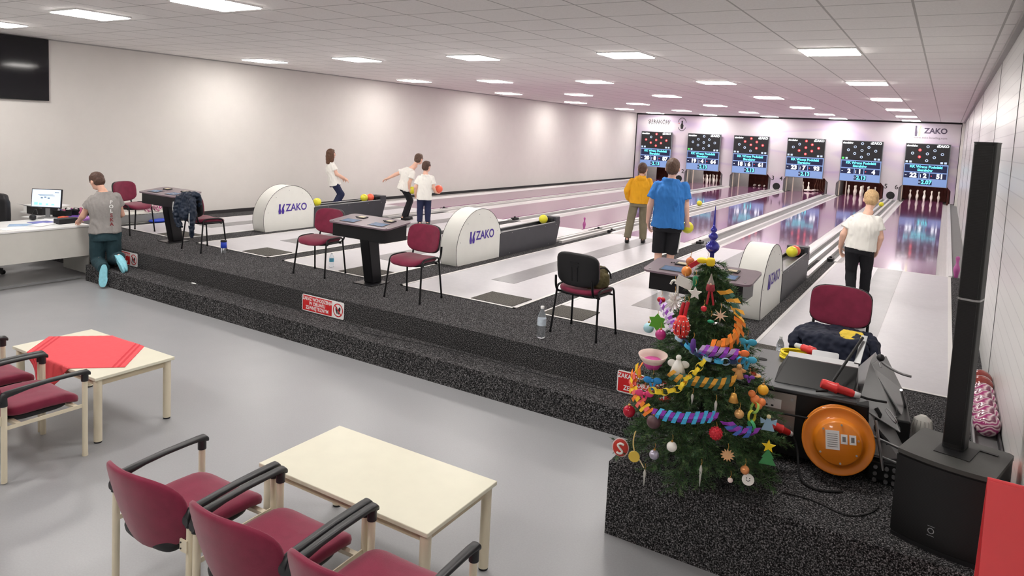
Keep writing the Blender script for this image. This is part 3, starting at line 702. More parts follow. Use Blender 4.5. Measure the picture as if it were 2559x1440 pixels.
bottle((10.92,1.16,PZ),.22,.034,'small clear bottle on the doormat behind the lane cleaning machine',M_pet,M_wt)
t=empty('drinking_cup',(3.19,.8,PZ),0,'drinking cup with blue sleeve and dark lid on the carpet by the tracksuit chair','cup')
MB().lathe([(.034,0),(.036,.005),(.038,.08)],n=20).build('body',M_pet,t); MB().lathe([(.04,.08),(.042,.082),(.042,.165),(.04,.167)],n=20).build('sleeve',M_blu,t); MB().lathe([(.041,.167),(.045,.17),(.045,.188),(.04,.195),(.01,.197)],n=20).build('lid',M_blk,t)
# ============================================================ COLUMN SPEAKER + SUB
M_sptop=mat('speaker_top_plastic',(66,66,64),.5,var=.06,bump=.1,bscale=300); M_spb=mat('speaker_black',(13,13,15),.5,var=.08)
def grille_mat():
    m,N,L,b=nodes_mat('speaker_grille'); tc=N.new('ShaderNodeTexCoord'); sp=N.new('ShaderNodeSeparateXYZ'); L.new(tc.outputs['Object'],sp.inputs[0])
    a=mathn(N,L,'FRACT',mathn(N,L,'MULTIPLY',sp.outputs['Z'],130)); b.inputs['Roughness'].default_value=.45
    L.new(ramp(N,L,a,[(.3,srgb(4,4,5)),(.6,srgb(14,14,16))]),b.inputs['Base Color'])
    bp=N.new('ShaderNodeBump'); bp.inputs['Strength'].default_value=.5; bp.inputs['Distance'].default_value=.002; L.new(a,bp.inputs['Height']); L.new(bp.outputs['Normal'],b.inputs['Normal']); return m
M_gr=grille_mat()
t=empty('subwoofer',(12.258,-1.40,PZ),math.radians(-14.5),'large black subwoofer box with curved grille standing on the carpeted platform','speaker')
o=[]
w2,d2=.213,.205
for i in range(13): 
    u=-1+2*i/12; o.append((u*w2,-d2-.03*(1-u*u)))
o+= [(w2,d2-.02),(w2-.02,d2),(-w2+.02,d2),(-w2,d2-.02)]
HS=.466
MB().prism([(x*.985,y*.985) for x,y in o],.012,HS-.015).build('cabinet',M_spb,t)
MB().prism(o,HS-.022,HS).build('top_panel',M_sptop,t,bevel=.006)
MB().prism(o,0,.02).build('bottom_rim',M_blk,t,bevel=.004)
g=MB(); pts=[(x*1.0,y-.004) for x,y in o[:13]]; g.add([(x,y,.03) for x,y in pts]+[(x,y,HS-.03) for x,y in pts],[(i,i+1,14+i,13+i) for i in range(12)],0,True)
g.build('grille',M_gr,t)
n=20; vs=[(-.02+r*math.cos(2*PI*j/n),-d2-.037,.115+r*math.sin(2*PI*j/n)) for r in (.011,.015) for j in range(n)]
g=MB().add(vs,[(j,(j+1)%n,n+(j+1)%n,n+j)[::-1] for j in range(n)]); 
for dz in (-.026,.022): g.bb((-.036,-d2-.0375,.115+dz),(-.004,-d2-.0365,.117+dz))
g.build('badge',M_steel,t)
g=MB().bb((.08,.1,HS),(.16,.12,HS+.004)); g.box((-.0,.0,HS+.002),(.16,.19,.003)); g.build('column_socket',M_spb,t)
t=empty('column_speaker',(12.252,-1.345,PZ+.466+.004),math.radians(-14.5),'tall slim black column speaker rising from the subwoofer near the right wall','speaker')
MB().prism(rrect(.100,.125,.025),.012,.785).build('lower_column',M_spb,t)
MB().prism(rrect(.100,.125,.025),.795,1.585).build('upper_column',M_spb,t,bevel=.003)
MB().prism(rrect(.1006,.1256,.025),.785,.795).build('joint_ring',M_steel,t)
MB().prism(rrect(.102,.127,.026),0,.012).build('foot',M_blk,t)
MB().prism(rrect(.104,.129,.026),1.585,1.591).build('end_cap',M_blk,t)
for a,b in ((.03,.775),(.805,1.575)): MB().bb((-.04,-.0647,a),(.04,-.062,b)).build('grille',M_gr,t)
# ============================================================ RED FOLDING BOARD
M_rb=mat('red_board_light',(226,72,78),.3,var=.04,coat=.3)
t=empty('folding_board',(12.41,-2.58,0),0,'glossy red folding board standing at the right edge beside the subwoofer','board')
for s,nm in ((-1,'front_panel'),(1,'rear_panel')):
    MB().add([(-.098,0,1.285),(.11,0,1.285),(.11,s*.30,.0),(-.098,s*.30,.0),(-.098,s*.012,1.285),(.11,s*.012,1.285),(.11,s*.312,.0),(-.098,s*.312,.0)],[(0,1,2,3),(7,6,5,4),(0,4,5,1),(1,5,6,2),(2,6,7,3),(3,7,4,0)]).build(nm,M_rb,t)
MB().cyl((-.098,0,1.283),(.11,0,1.283),.010,n=12).build('hinge',M_rb,t)
# ============================================================ LANE CLEANING MACHINE
M_mtop=mat('machine_top_grey',(70,72,74),.4,var=.05,metal=.2); M_mblk=mat('machine_black',(12,12,14),.45,var=.08); M_mor=mat('orange_reel_plastic',(228,132,28),.35,var=.05,coat=.3)
M_plate=mat('bare_metal_plate',(168,162,154),.4,metal=.6,var=.05)
t=empty('lane_cleaning_machine',(11.38,-.62,PZ),math.radians(6),'black and grey lane cleaning machine with orange cable reel beside the Christmas tree','machine')
MB().bb((-.36,-.40,.04),(.40,.36,.455)).build('body',M_mblk,t,bevel=.008)
MB().bb((-.40,-.43,.455),(.33,.40,.475)).build('top_plate',M_mtop,t,bevel=.004)
YZm=Matrix(((0,0,1,0),(1,0,0,0),(0,1,0,0),(0,0,0,1)))
m=MB().add([(-.15,-.33,.476),(.31,-.33,.476),(.34,.0,.476),(-.15,.0,.476),(-.09,-.14,.60),(.33,-.14,.60),(.33,-.02,.60),(-.09,-.02,.60)],[(3,2,1,0),(4,5,6,7),(0,1,5,4),(1,2,6,5),(2,3,7,6),(3,0,4,7)])
m.build('motor_hood',M_mblk,t,bevel=.005)
MB().bb((-.09,-.14,.6),(.33,-.02,.606)).build('hood_top',M_gunm,t)
# lid arms
MB().tube([(.10,-.40,.49),(.16,-.39,.50),(.28,-.2,.70),(.34,-.08,.79)],.009,8).build('lid_arm',M_mblk,t)
MB().box((0,0,0),(.035,.22,.012),0,T(.335,-.12,.72)@RZ(-.2)@RX(.7)).build('lid_strip',M_gunm,t)
MB().prism(rrect(.17,.13,.02),-.006,.006,0,T(.13,.16,.56)@RX(.2)).build('tank_cover',M_gunm,t)
# right chute, sheet metal
m=MB().add([(.34,-.38,.44),(.34,.33,.47),(.44,.33,.60),(.40,.0,.62),(.58,-.30,.30),(.60,.30,.32)],[(0,4,3),(3,4,5),(3,5,2),(0,3,2,1)]); m.build('sheet_metal_chute',M_gunm,t,solid=.006)
m=MB().add([(.40,-.02,.60),(.50,.28,.60),(.62,.30,.38),(.60,-.12,.34)],[(0,1,2,3)]); m.add([(.40,-.36,.40),(.60,-.12,.34),(.60,-.30,.12),(.42,-.42,.16)],[(0,1,2,3)]); m.build('side_cover',M_gunm,t,solid=.006)
MB().box((.54,.02,.2),(.20,.5,.3)).build('side_frame',M_mblk,t,bevel=.01)
m=MB().tube([(.46,-.02,.60),(.45,.0,.64),(.50,.02,.60),(.58,.03,.565),(.64,.03,.56)],.008,8,smooth=1); m.build('crank_lever',M_steel,t)
MB().sup((.455,-.01,.66),.024).build('lever_knob',M_blk,t)
MB().tube([(.44,-.30,.42),(.47,-.32,.38),(.42,-.34,.34),(.46,-.36,.30),(.52,-.36,.24)],.014,8,smooth=1).build('spring_hose',M_rub,t)
MB().tube([(.50,-.30,.44),(.56,-.33,.37),(.55,-.34,.36),(.49,-.31,.42)],.005,6,closed=True,smooth=1).build('snap_hook',M_steel,t)
m=MB()
for a,b in (((.36,-.42,.20),(.60,-.40,.14)),((.40,-.43,.30),(.64,-.34,.20)),((.44,-.40,.38),(.50,-.44,.10)),((.58,-.1,.5),(.64,.1,.3))): MB().tube([a,b],.009,8).build('linkage_rod',M_steel,t)
m=MB()
for z in (.03,.07,.11):
    for x in (.46,.52,.56): m.cyl((x,-.44,z),(x,-.425,z),.012,n=8)
m.build('chain_roller',M_steel,t)
MB().bb((.42,-.42,.02),(.62,-.26,.14)).build('drive_box',M_mblk,t,bevel=.01)
MB().lathe([(.05,-.02),(.055,-.015),(.055,.015),(.05,.02)],n=20,M=T(-.30,-.42,.055)@RX(PI/2)).build('wheel',M_rub,t)
MB().lathe([(.05,-.02),(.055,-.015),(.055,.015),(.05,.02)],n=20,M=T(.30,-.42,.055)@RX(PI/2)).build('wheel',M_rub,t)
# control plate
MB().bb((-.34,-.412,.20),(-.005,-.400,.44)).build('control_plate',M_plate,t,bevel=.002)
m=MB().bb((-.27,-.416,.335),(-.09,-.412,.395),0)
for i in range(4): m.bb((-.255+i*.035,-.418,.345),(-.24+i*.035,-.416,.355),1)
m.build('type_label',[M_wt,M_line],t)
MB().cyl((-.25,-.412,.26),(-.25,-.43,.26),.022,n=16).build('round_knob',M_plate,t)
m=MB()
for x,z in ((-.03,.41),(-.03,.23),(-.31,.41),(-.31,.23)): m.cyl((x,-.412,z),(x,-.42,z),.009,n=10)
m.build('bolt',M_steel,t)
MB().tube([(-.30,-.42,.30),(-.1,-.43,.315),(.12,-.46,.33),(.25,-.47,.34)],.007,8,smooth=1).build('front_cable',M_rub,t)
b=MB().lathe([(.048,0),(.05,.004),(.046,.01),(.03,.012)],n=24,M=T(-.28,-.30,.475)); eb=b.build('emergency_stop_ring',mat('yellow_ring',(226,170,90),.4,var=.05),t)
MB().lathe([(.018,.0),(.018,.02),(.026,.024),(.026,.036),(.02,.04)],n=20,M=T(-.28,-.30,.485)).build('emergency_stop_button',M_rdp,eb)
MB().lathe([(.032,.0),(.032,.003),(.02,.003)],n=20,M=T(-.27,.12,.475)).build('filler_hole',M_rub,t)
# cable reel
Mr=T(.245,-.505,.25)@RZ(math.radians(2))@RX(math.radians(90-8))
# local z axis of Mr points to -y (towards the seating)
r=MB(); r.lathe([(.04,-.062),(.195,-.062),(.2,-.058),(.2,-.05),(.195,-.046),(.04,-.046)],n=48,M=Mr); r.build('reel_rear_flange',M_mor,t)
MB().lathe([(.04,-.046),(.165,-.046),(.172,-.03),(.168,-.015),(.174,.0),(.165,.012),(.04,.012)],n=40,M=Mr).build('wound_cable',M_rub,t)
r=MB().lathe([(.04,.012),(.19,.012),(.2,.018),(.2,.028),(.196,.032),(.185,.024),(.14,.03),(.134,.034),(.128,.082),(.12,.09),(.0,.092)],n=56,M=Mr); fr=r.build('reel_front_flange',M_mor,t)
m=MB().box((-.03,.02,.0935),(.075,.11,.002),0,Mr@RZ(.1)); 
for i in range(7): m.box((-.03,.055-i*.012,.095),(.055,.003,.001),1,Mr@RZ(.1))
m.box((.032,.03,.0935),(.036,.055,.002),0,Mr@RZ(.1)); m.box((.078,.03,.0935),(.036,.055,.002),0,Mr@RZ(.1))
for x in (.032,.078): m.box((x,.03,.095),(.018,.03,.001),1,Mr@RZ(.1))
m.build('reel_label',[M_wt,mat('label_ink',(120,120,120),.6,var=0)],fr)
for a in (20,85,140,215,280,335): MB().cyl((.112*math.cos(math.radians(a)),.112*math.sin(math.radians(a)),.09),(.112*math.cos(math.radians(a)),.112*math.sin(math.radians(a)),.096),.006,n=8,M=Mr).build('reel_screw',M_steel,fr)
# plugs and cables (things of their own)
def cee(name,p0,p1,label,cab,cabm,extra=None,r=.03):
    p0=Vector(p0);p1=Vector(p1);d=(p1-p0).normalized(); L_=(p1-p0).length
    t=empty(name,p0,0,label,'power plug' if 'plug' in name else 'cable'); q=d.to_track_quat('Z','Y').to_matrix().to_4x4()
    MB().lathe([(r*.9,0),(r,.01),(r,L_*.35),(r*1.12,L_*.36),(r*1.12,L_*.42),(r*.85,L_*.45),(r*.8,L_*.8),(r*.6,L_*.85)],n=20,M=q).build('plug_body' if extra else 'body',M_rdp,t)
    MB().lathe([(r*.62,L_*.85),(r*.66,L_*.86),(r*.6,L_),(r*.3,L_)],n=16,M=q).build('cable_gland',mat('light_grey_plastic',(196,198,200),.4,var=.03),t)
    MB().tube([Vector(p)-p0 for p in cab],.0075,8,smooth=2).build('cable',cabm,t)
    return t
cee('power_plug',(11.545,-.98,1.0),(11.76,-.93,.955),'red plug lying over the top front edge of the lane cleaning machine',[(11.76,-.93,.955),(11.80,-.92,.945),(11.86,-.90,.94),(11.90,-.86,.93)],M_rub)
cee('power_plug',(11.33,-1.20,.745),(11.425,-1.13,.69),'small red plug with black cable hanging between the tree and the orange reel',[(11.425,-1.13,.69),(11.46,-1.12,.62),(11.49,-1.2,.50),(11.53,-1.28,PZ+.01),(11.62,-1.32,PZ+.009),(11.74,-1.24,PZ+.009)],M_rub,r=.024)
M_ycab=mat('yellow_cable',(238,214,30),.4,var=.04)
z0=PZ+.487
coil=[]
for i in range(100):
    a=2*PI*i/20; rr=.10+.006*math.sin(i*.7); coil.append((11.33+rr*1.35*math.cos(a),-.36+rr*math.sin(a),z0+.004*(i//20)*2.2+.002*math.sin(i)))
t=empty('extension_cable',(11.33,-.36,z0),0,'coiled yellow extension cable with red plug on the machine top','cable')
MB().tube([Vector(p)-Vector((11.33,-.36,z0)) for p in coil],.009,7).build('coil',M_ycab,t)
q=V(.9,-.35,-.05).to_track_quat('Z','Y').to_matrix().to_4x4()
MB().lathe([(.02,0),(.026,.01),(.026,.05),(.032,.055),(.03,.10),(.022,.11)],n=18,M=T(-.02,.10,.055)@q).build('plug',M_rdp,t)
MB().lathe([(.014,-.05),(.018,-.045),(.02,0)],n=14,M=T(-.02,.10,.055)@q).build('cable_gland',mat('light_grey_plastic',(196,198,200),.4),t)
o=MB().lathe([(.055,0),(.06,.01),(.06,.15),(.05,.2),(.02,.225)],n=28)
for i in range(14):
    a=2*PI*i/14; o.tube([(.06*math.cos(a),.06*math.sin(a),.012),(.06*math.cos(a),.06*math.sin(a),.15),(.051*math.cos(a),.051*math.sin(a),.2)],.004,5)
o=o.build('ribbed_bin',mat('ribbed_white_plastic',(196,194,188),.5,var=.05)); o.location=(12.1,-.22,PZ); tag(o,'ribbed whitish plastic cylinder standing between machine and column speaker','bin')
P=[(11.55,-1.72+.06,PZ+.005),(11.62,-1.50,PZ+.005),(11.72,-1.52,PZ+.005),(11.80,-1.57,PZ+.005),(11.86,-1.58,PZ+.005),(11.93,-1.5,PZ+.005),(11.97,-1.42,PZ+.005)]
P=[(11.45,-1.46,PZ+.005),(11.58,-1.44,PZ+.005),(11.68,-1.47,PZ+.005),(11.76,-1.51,PZ+.005),(11.83,-1.49,PZ+.005),(11.9,-1.4,PZ+.005),(11.93,-1.3,PZ+.005)]
tag(MB().tube(P,.004,6,smooth=2).build('floor_cable',M_rub),'thin black cable wandering over the platform carpet below the orange reel','cable')
# ============================================================ RIGHT WALL BALL RACK
t=empty('wall_ball_rack',(12.45,-.2,PZ),0,'low grey ball rack along the right wall behind the subwoofer','ball rack')
MB().bb((-.06,-1.0,.16),(.07,1.25,.175)).build('shelf',M_gunm,t); 
for x in (-.07,.07): MB().bb((x-.006,-1.0,.165),(x+.006,1.25,.225)).build('side_rail',M_gunm if x<0 else M_blk,t)
for y in (-.9,.1,1.15): MB().bb((-.05,y,0),(.06,y+.03,.165)).build('leg',M_blkm,t)
zb=PZ+.175+.078
ball((12.455,-.93+.0,zb),M_or,'coral ball nearest to us on the right wall rack, behind the subwoofer',r=.078)
for i,y in enumerate((-.20,-.03,.14,.31,.48)): ball((12.455,y,zb),M_marb,'pink marbled ball on the right wall rack, %s from the coral ball'%['nearest','second','third','fourth','fifth'][i],'marbled balls on the right wall rack',r=.078)
for i,y in enumerate((.68,.85)): ball((12.455,y,zb),M_brn,'red-brown ball at the far end of the right wall rack, %s'%['the nearer one','the farther one'][i],r=.078)
# ============================================================ LEFT WALL BALL RACK
t=empty('wall_ball_rack',(-.36,1.35,PZ),0,'long light grey ball rack along the left wall beyond the far left console','ball rack')
MB().bb((-.2,-1.0,.15),(.14,.75,.17)).build('shelf',M_white,t); MB().bb((.125,-1.0,.02),(.14,.75,.17)).build('front_panel',mat('grey_laminate',(138,138,138),.5,var=.04),t,bevel=.003)
MB().bb((-.2,-1.0,0),(.125,.75,.02)).build('bottom_board',M_white,t)
for i,y in enumerate((1.75,1.93,2.06-.02+.07)): 
    if i<2: ball((-.36,y+.0,PZ+.17+.08),M_marb,'pink marbled ball on the left wall rack, %s'%['the nearer of two','the farther of two'][i],'marbled balls on the left wall rack')
o=MB().sup((-.12,1.82,PZ+.035),(.08,.19,.035),.8,.7,20,10); o=o.build('folded_cloth',M_blu); tag(o,'folded bright blue cloth on the floor in front of the left wall rack','cloth')
# ============================================================ DESK GROUP
DZ=.79
M_desk=mat('light_desk_laminate',(206,204,198),.4,var=.02); M_dtop=mat('white_desk_top',(232,232,232),.35,var=.02)
t=empty('reception_desk',(1.55,-.24,0),0,'long pale grey reception desk at the left, papers all over its white top','desk')
MB().bb((-1.0,-3.2,DZ-.025),(.0,0,DZ)).build('desktop',M_dtop,t,bevel=.003)
MB().bb((-2.05,-.05,DZ-.028),(-1.0,.9-.72,DZ-.003)).build('return_top',M_dtop,t)
MB().bb((-.03,-3.2,.34),(-.01,-.02,DZ-.027)).build('modesty_panel',M_desk,t,bevel=.002)
MB().bb((-.75,-.022,.06),(-.03,-.004,DZ-.027)).build('end_panel',mat('grey_desk_end',(150,150,146),.5,var=.04),t)
for x,y in ((-.5,-1.0),(-.5,-2.9)):
    MB().bb((x-.03,y-.02,.03),(x+.03,y+.02,DZ-.03)).build('leg',M_steel,t)
MB().bb((-.06,-3.0,.02),(-.02,-.12,.05)).build('foot_rail',M_gunm,t)
def thing_box(name,loc,d,m,label,cat,rz=0,bev=.003):
    o=MB().box((0,0,d[2]/2),d).build(name,m,bevel=bev); o.location=loc; o.rotation_euler=(0,0,rz); return tag(o,label,cat)
t=empty('computer_monitor',(.53,-.36,DZ),math.radians(36),'flat computer monitor on the desk showing a pale diagram window','monitor')
MS=T(0,0,.30)@RX(-.12)
MB().box((0,0,0),(.44,.03,.29),0,MS).build('casing',M_blk,t,bevel=.005)
s=MB().box((0,-.0165,.003),(.415,.002,.262),0,MS)
for x0,x1,z0_,z1_,mi in ((-.12,.10,.055,.062,1),(-.10,.12,.04,.046,1),(-.08,-.05,.0,.02,1),(-.03,.0,.01,.028,1),(.02,.05,-.005,.016,1),(-.17,-.12,-.10,-.06,2),(-.1,-.06,-.1,-.07,2),(.0,.03,-.1,-.075,2),(.08,.12,-.1,-.08,2),(.12,.18,.09,.1,1)): s.bb((x0,-.019,z0_),(x1,-.0178,z1_),mi,MS)
s.build('screen',[em('pc_screen',(196,212,228),.45),em('pc_screen_text',(90,110,130),.6),em('pc_screen_teal',(120,180,190),.8)],t)
MB().bb((-.03,.01,.012),(.03,.03,.28)).build('stand_neck',M_gunm,t); MB().prism(rrect(.22,.16,.03),0,.012).build('stand_foot',M_gunm,t)
# office chair
t=empty('office_chair',(.16,-.93,0),math.radians(28),'black leather office chair behind the desk at the left photo edge','office chair')
M_lea=mat('black_leather',(26,26,30),.4,var=.1,bump=.2,bscale=80)
MB().sup((0,0,.84),(.25,.055,.33),.35,.3,32,14,fn=lambda p:V(p.x,p.y+.012*math.cos(p.z*38),p.z)).build('backrest',M_lea,t)
MB().sup((0,-.26,.48),(.25,.25,.06),.5,.4,28,10).build('seat',M_lea,t)
MB().cyl((0,-.26,.1),(0,-.26,.43),.03).build('gas_lift',M_blkm,t)
m=MB()
for k in range(5):
    a=2*PI*k/5+.3; m.tube([(0,-.26,.12),(.3*math.cos(a),-.26+.3*math.sin(a),.075)],.022,8)
m.build('star_base',M_blk,t)
for k in range(5):
    a=2*PI*k/5+.3; MB().lathe([(.02,-.02),(.034,-.018),(.034,.018),(.02,.02)],n=14,M=T(.3*math.cos(a),-.26+.3*math.sin(a),.034)@RX(PI/2)).build('caster',M_blk,t)
thing_box('card_box',(1.20,-.40,DZ),(.14,.30,.075),M_blk,'long black box lying near the corner of the reception desk','box',math.radians(6))
M_pap=mat('paper',(238,238,240),.7,var=.02); M_pbl=mat('blue_print_paper',(150,176,206),.6,var=.15,scale=12); M_pvi=mat('violet_paper',(118,120,190),.6,var=.1)
def sheet(x,y,w,d,rz,m,l,z=0):
    o=MB().box((0,0,.002),(w,d,.004)).build('paper_sheet',m); o.location=(x,y,DZ+z); o.rotation_euler=(0,0,rz); tag(o,l,'paper')
sheet(1.3,-1.15,.21,.3,.2,M_pap,'white paper at the near edge of the desk, below the blue printed sheets')
sheet(1.05,-.92,.22,.32,-.5,M_pbl,'blue printed sheet on the desk in front of the office chair')
sheet(1.18,-.72,.21,.30,.5,M_pap,'white paper left of the long black box',.004)
sheet(.92,-.62,.2,.28,.1,M_pvi,'violet-blue sheet on the desk behind the long black box')
sheet(.75,-.42,.21,.3,.9,M_pap,'white paper in front of the dark desk organiser',.0)
sheet(.30,-.35,.3,.4,.3,M_pap,'white paper behind the office chair, below the monitor')
sheet(.80,-1.35,.21,.3,-.1,M_pap,'white paper close to the left photo edge on the desk')
thing_box('tape_roll_box',(.84,-.28,DZ),(.10,.10,.05),mat('orange_red_box',(216,92,60),.5,var=.2,scale=40),'small orange and red box on the desk beside the organiser','box',.4)
thing_box('plastic_folder',(.98,-.10,DZ),(.24,.34,.03),mat('lilac_plastic',(178,120,206),.35,var=.05),'lilac plastic folder under the hand of the kneeling person','folder',.25)
thing_box('plastic_folder',(.70,-.02,DZ),(.2,.26,.03),mat('violet_plastic',(120,84,176),.35,var=.05),'darker violet folder behind the lilac one','folder',-.1)
t=empty('desk_organiser',(.50,.02,DZ),.35,'black desk organiser crammed with small items beside the monitor','organiser')
MB().bb((-.17,-.2,0),(.17,.2,.01)).build('base_tray',M_blk,t)
for y in (-.2,-.07,.07,.2): MB().bb((-.17,y-.004,.01),(.17,y+.004,.10)).build('divider',M_blk,t)
for i in range(16):
    q=MB().box((0,0,0),(.02+.03*R.random(),.015+.02*R.random(),.05+.05*R.random()),0,T(-.14+.28*R.random(),-.17+.34*R.random(),.08)@RX(R.uniform(-.5,.5))@RY(R.uniform(-.5,.5)))
    q.build('small_item',[M_blk,M_wt,mat('pink_plastic',(220,120,160),.5),M_purp,M_rdp,M_gunm][i%6],t)
t=empty('paper_tray',(.02,-.17,DZ-.003),.1,'open cardboard tray with flaps behind the monitor on the desk','tray')
m=MB().bb((-.2,-.15,0),(.2,.15,.12)); m.build('box_body',M_line,t); MB().add([(-.2,-.15,.12),(.2,-.15,.12),(.24,-.27,.16),(-.24,-.27,.16)],[(0,1,2,3)]).add([(-.2,.15,.12),(.2,.15,.12),(.24,.27,.14),(-.24,.27,.14)],[(0,1,2,3)]).build('flap',M_pap,t,solid=.004)
o=MB().sup((0,0,.04),(.06,.04,.04),.8,.8,18,10).tube([(-.06,0,.03),(-.12,.06,.12),(.0,.05,.17),(.1,.02,.1)],.005,6,smooth=2).build('headset',M_blk); o.location=(-.12+.75,-.62+.02,DZ); tag(o,'black headset lying on the desk beside the office chair','headset')
thing_box('white_container',(-.38,-.17,DZ-.003),(.16,.16,.11),M_dtop,'white plastic container on the desk behind the monitor','container',.3)
# ============================================================ CHRISTMAS TREE
TX_,TY_=10.95,-1.45
PROF=[(.50,.40),(.62,.50),(.8,.44),(1.0,.38),(1.2,.31),(1.4,.22),(1.6,.12),(1.78,.03)]
def trad(z):
    for (a,r0),(b,r1) in zip(PROF,PROF[1:]):
        if a<=z<=b: return r0+(r1-r0)*(z-a)/(b-a)
    return .03 if z>1.7 else .4
def needle_mat():
    m,N,L,b=nodes_mat('fir_needles'); tc=N.new('ShaderNodeTexCoord')
    f=noise_node(N,L,tc.outputs['Object'],30,3); L.new(ramp(N,L,f,[(.3,srgb(28,58,34)),(.55,srgb(66,104,58)),(.75,srgb(142,164,108))]),b.inputs['Base Color']); b.inputs['Roughness'].default_value=.5; return m
t=empty('christmas_tree',(TX_,TY_,PZ),0,'green artificial Christmas tree on a black three-legged stand at the platform corner','Christmas tree')
rt=random.Random(11); fol=MB(); st=MB()
def needles(p,q,n,ln):
    d=(q-p); ax=d.normalized(); u=ax.orthogonal().normalized(); w=ax.cross(u)
    for i in range(n):
        s=(i+rt.random())/n; a=rt.random()*2*PI; b=p+d*s; o=(u*math.cos(a)+w*math.sin(a))
        tip=b+(o*.8+ax*.6)*ln*(.7+.5*rt.random()); sd=ax.cross(o)*.0019
        k=len(fol.v); fol.v+= [b+sd,b-sd,tip]; fol.f.append((k,k+1,k+2)); fol.mi.append(0); fol.sm.append(False)
for i in range(250):
    z=.56+1.16*(i/250)**1.05; r=trad(z); a=i*2.39996+rt.uniform(-.2,.2); r*=rt.uniform(.8,1.08)
    base=V(0,0,z-PZ+.03); tip=V(r*math.cos(a),r*math.sin(a),z-PZ-.02-.10*r+rt.uniform(-.02,.05))
    mid=(base+tip)/2+V(0,0,.04*r*2)
    st.tube([base,mid,tip],[.004,.003,.002],4)
    needles(mid*.6+base*.4,mid,int(26+40*r),.032); needles(mid,tip,int(40+90*r),.034)
    nb=int(3+r*14)
    for k in range(nb):
        s=.25+.7*k/nb; b=mid+(tip-mid)*((s-.25)/.75) if s>.4 else base+(mid-base)*(s/.5)
        side=V(-math.sin(a),math.cos(a),0)*(1 if k%2 else -1); e=b+(side*.6+(tip-base).normalized()*.8+V(0,0,rt.uniform(-.25,.25))).normalized()*(.05+.16*r*(1-s*.5))
        st.tube([b,e],.0015,3); needles(b,e,int(24+50*r),.03)
fol.build('foliage',needle_mat(),t); st.build('branches',mat('tree_wire',(60,66,44),.7,var=.1),t)
MB().tube([(0,0,.02),(0,0,1.30)],[.018,.008],8).build('trunk',M_rub,t)
MB().cyl((0,0,.0),(0,0,.14),.035,n=16).build('stand_sleeve',M_blk,t)
for a in (200,320,80):
    a=math.radians(a); MB().tube([(0,0,.10),(.10*math.cos(a),.10*math.sin(a),.09),(.26*math.cos(a),.26*math.sin(a),.012)],.013,8).build('stand_leg',M_blk,t)
# topper
M_cob=mat('cobalt_glass',(48,44,170),.08,var=.15,coat=1,metal=.35)
o=MB().lathe([(.012,0),(.013,.05),(.02,.055),(.038,.075),(.042,.095),(.03,.115),(.012,.128),(.022,.138),(.03,.152),(.022,.168),(.01,.176),(.018,.184),(.02,.196),(.012,.206),(.008,.215),(.006,.26),(.002,.335)],n=24).build('tree_topper',M_cob); o.location=(10.945,-1.46,1.745)
tag(o,'cobalt blue glass spire on the tip of the Christmas tree','tree topper')
def C(r,g,b,ro=.4,**k): return mat('paint_%d_%d_%d'%(r,g,b),(r,g,b),ro,var=k.pop('var',.04),**k)
gold=C(214,160,80,.2,metal=.5); red=C(196,34,50,.35); wht=C(236,234,228,.6); 
ORN=[]
def hang(p,h=.03): return [(0,0,h),(0,.0,h+.03)]
def orn(name,p,mb,ms,label,cat='ornament',loop=.03):
    # ornament object with origin at its own centre plus a small hanging loop
    d=Vector((p[0]-TX_,p[1]-TY_,0)); d=d.normalized()*.02
    t=empty(name,(p[0]+d.x,p[1]+d.y,p[2]),math.atan2(12.085-p[0],-(-5.6-p[1])) if 0 else math.radians(14),label,cat)
    mb.build('figure' if name!='bauble' else 'ball',ms,t)
    MB().tube([(0,0,loop),(.004,.004,loop+.012),(0,.01,loop+.03)],.0012,5).build('hanging_thread',gold,t)
    return t
def bauble(p,r,m,label):
    mb=MB().sup((0,0,0),r,1,1,24,14); mb.cyl((0,0,r*.95),(0,0,r*1.2),r*.22,n=10,mi=1)
    orn('bauble',p,mb,[m,gold],label,'bauble',r*1.2)
bauble((10.829,-1.49,1.671),.031,C(232,142,70,.4),'pale orange ball near the tree top, left side')
bauble((10.834,-1.45,1.725),.026,C(196,110,70,.5),'brownish ball just above the pale orange one near the tree top')
bauble((10.978,-1.655,1.505),.017,red,'tiny red ball in the upper middle of the tree')
bauble((10.756,-1.677,1.31),.032,C(176,50,120,.3),'magenta ball at the upper left, beside the green paper leaf')
bauble((10.640,-1.56,1.30),.032,C(170,214,226,.3),'pale blue ball at the upper left edge behind the magenta one')
bauble((10.635,-1.79,.847),.036,C(176,24,50,.15),'glossy crimson ball at the lower left above the outer branches')
bauble((10.817,-1.886,.868),.04,C(92,66,70,.4),'dull brown ball tied with string under the left garland')
bauble((11.307,-1.60,1.09),.030,C(240,180,50,.4),'yellow ball at the right edge beside the machine')
bauble((11.231,-1.763,.985),.026,C(222,170,110,.2,metal=.4),'shiny gold ball at the lower right left of the paper ring')
bauble((10.846,-1.93,.70),.028,C(176,172,190,.2,metal=.5),'silver ball hanging low at the left over the stand')
bauble((10.939,-1.93,.775),.028,wht,'white ball with small print in the lower middle of the tree')
bauble((11.294,-1.81,.705),.024,C(224,150,96,.2,metal=.4),'small copper ball low at the right')
bauble((11.238,-1.87,.655),.014,C(240,220,214,.5),'tiny white ball lowest on the tree')
# glitter ball
mb=MB().sup((0,0,0),.034,1,1,20,12); 
for i in range(60):
    a=i*2.4; z=1-2*(i+.5)/60; q=math.sqrt(1-z*z); mb.sup((q*math.cos(a)*.033,q*math.sin(a)*.033,z*.033),.0055,1,1,6,4)
orn('bauble',(11.144,-1.86,.886),mb,red,'knobbly bright red ball in the lower middle right of the tree','bauble')
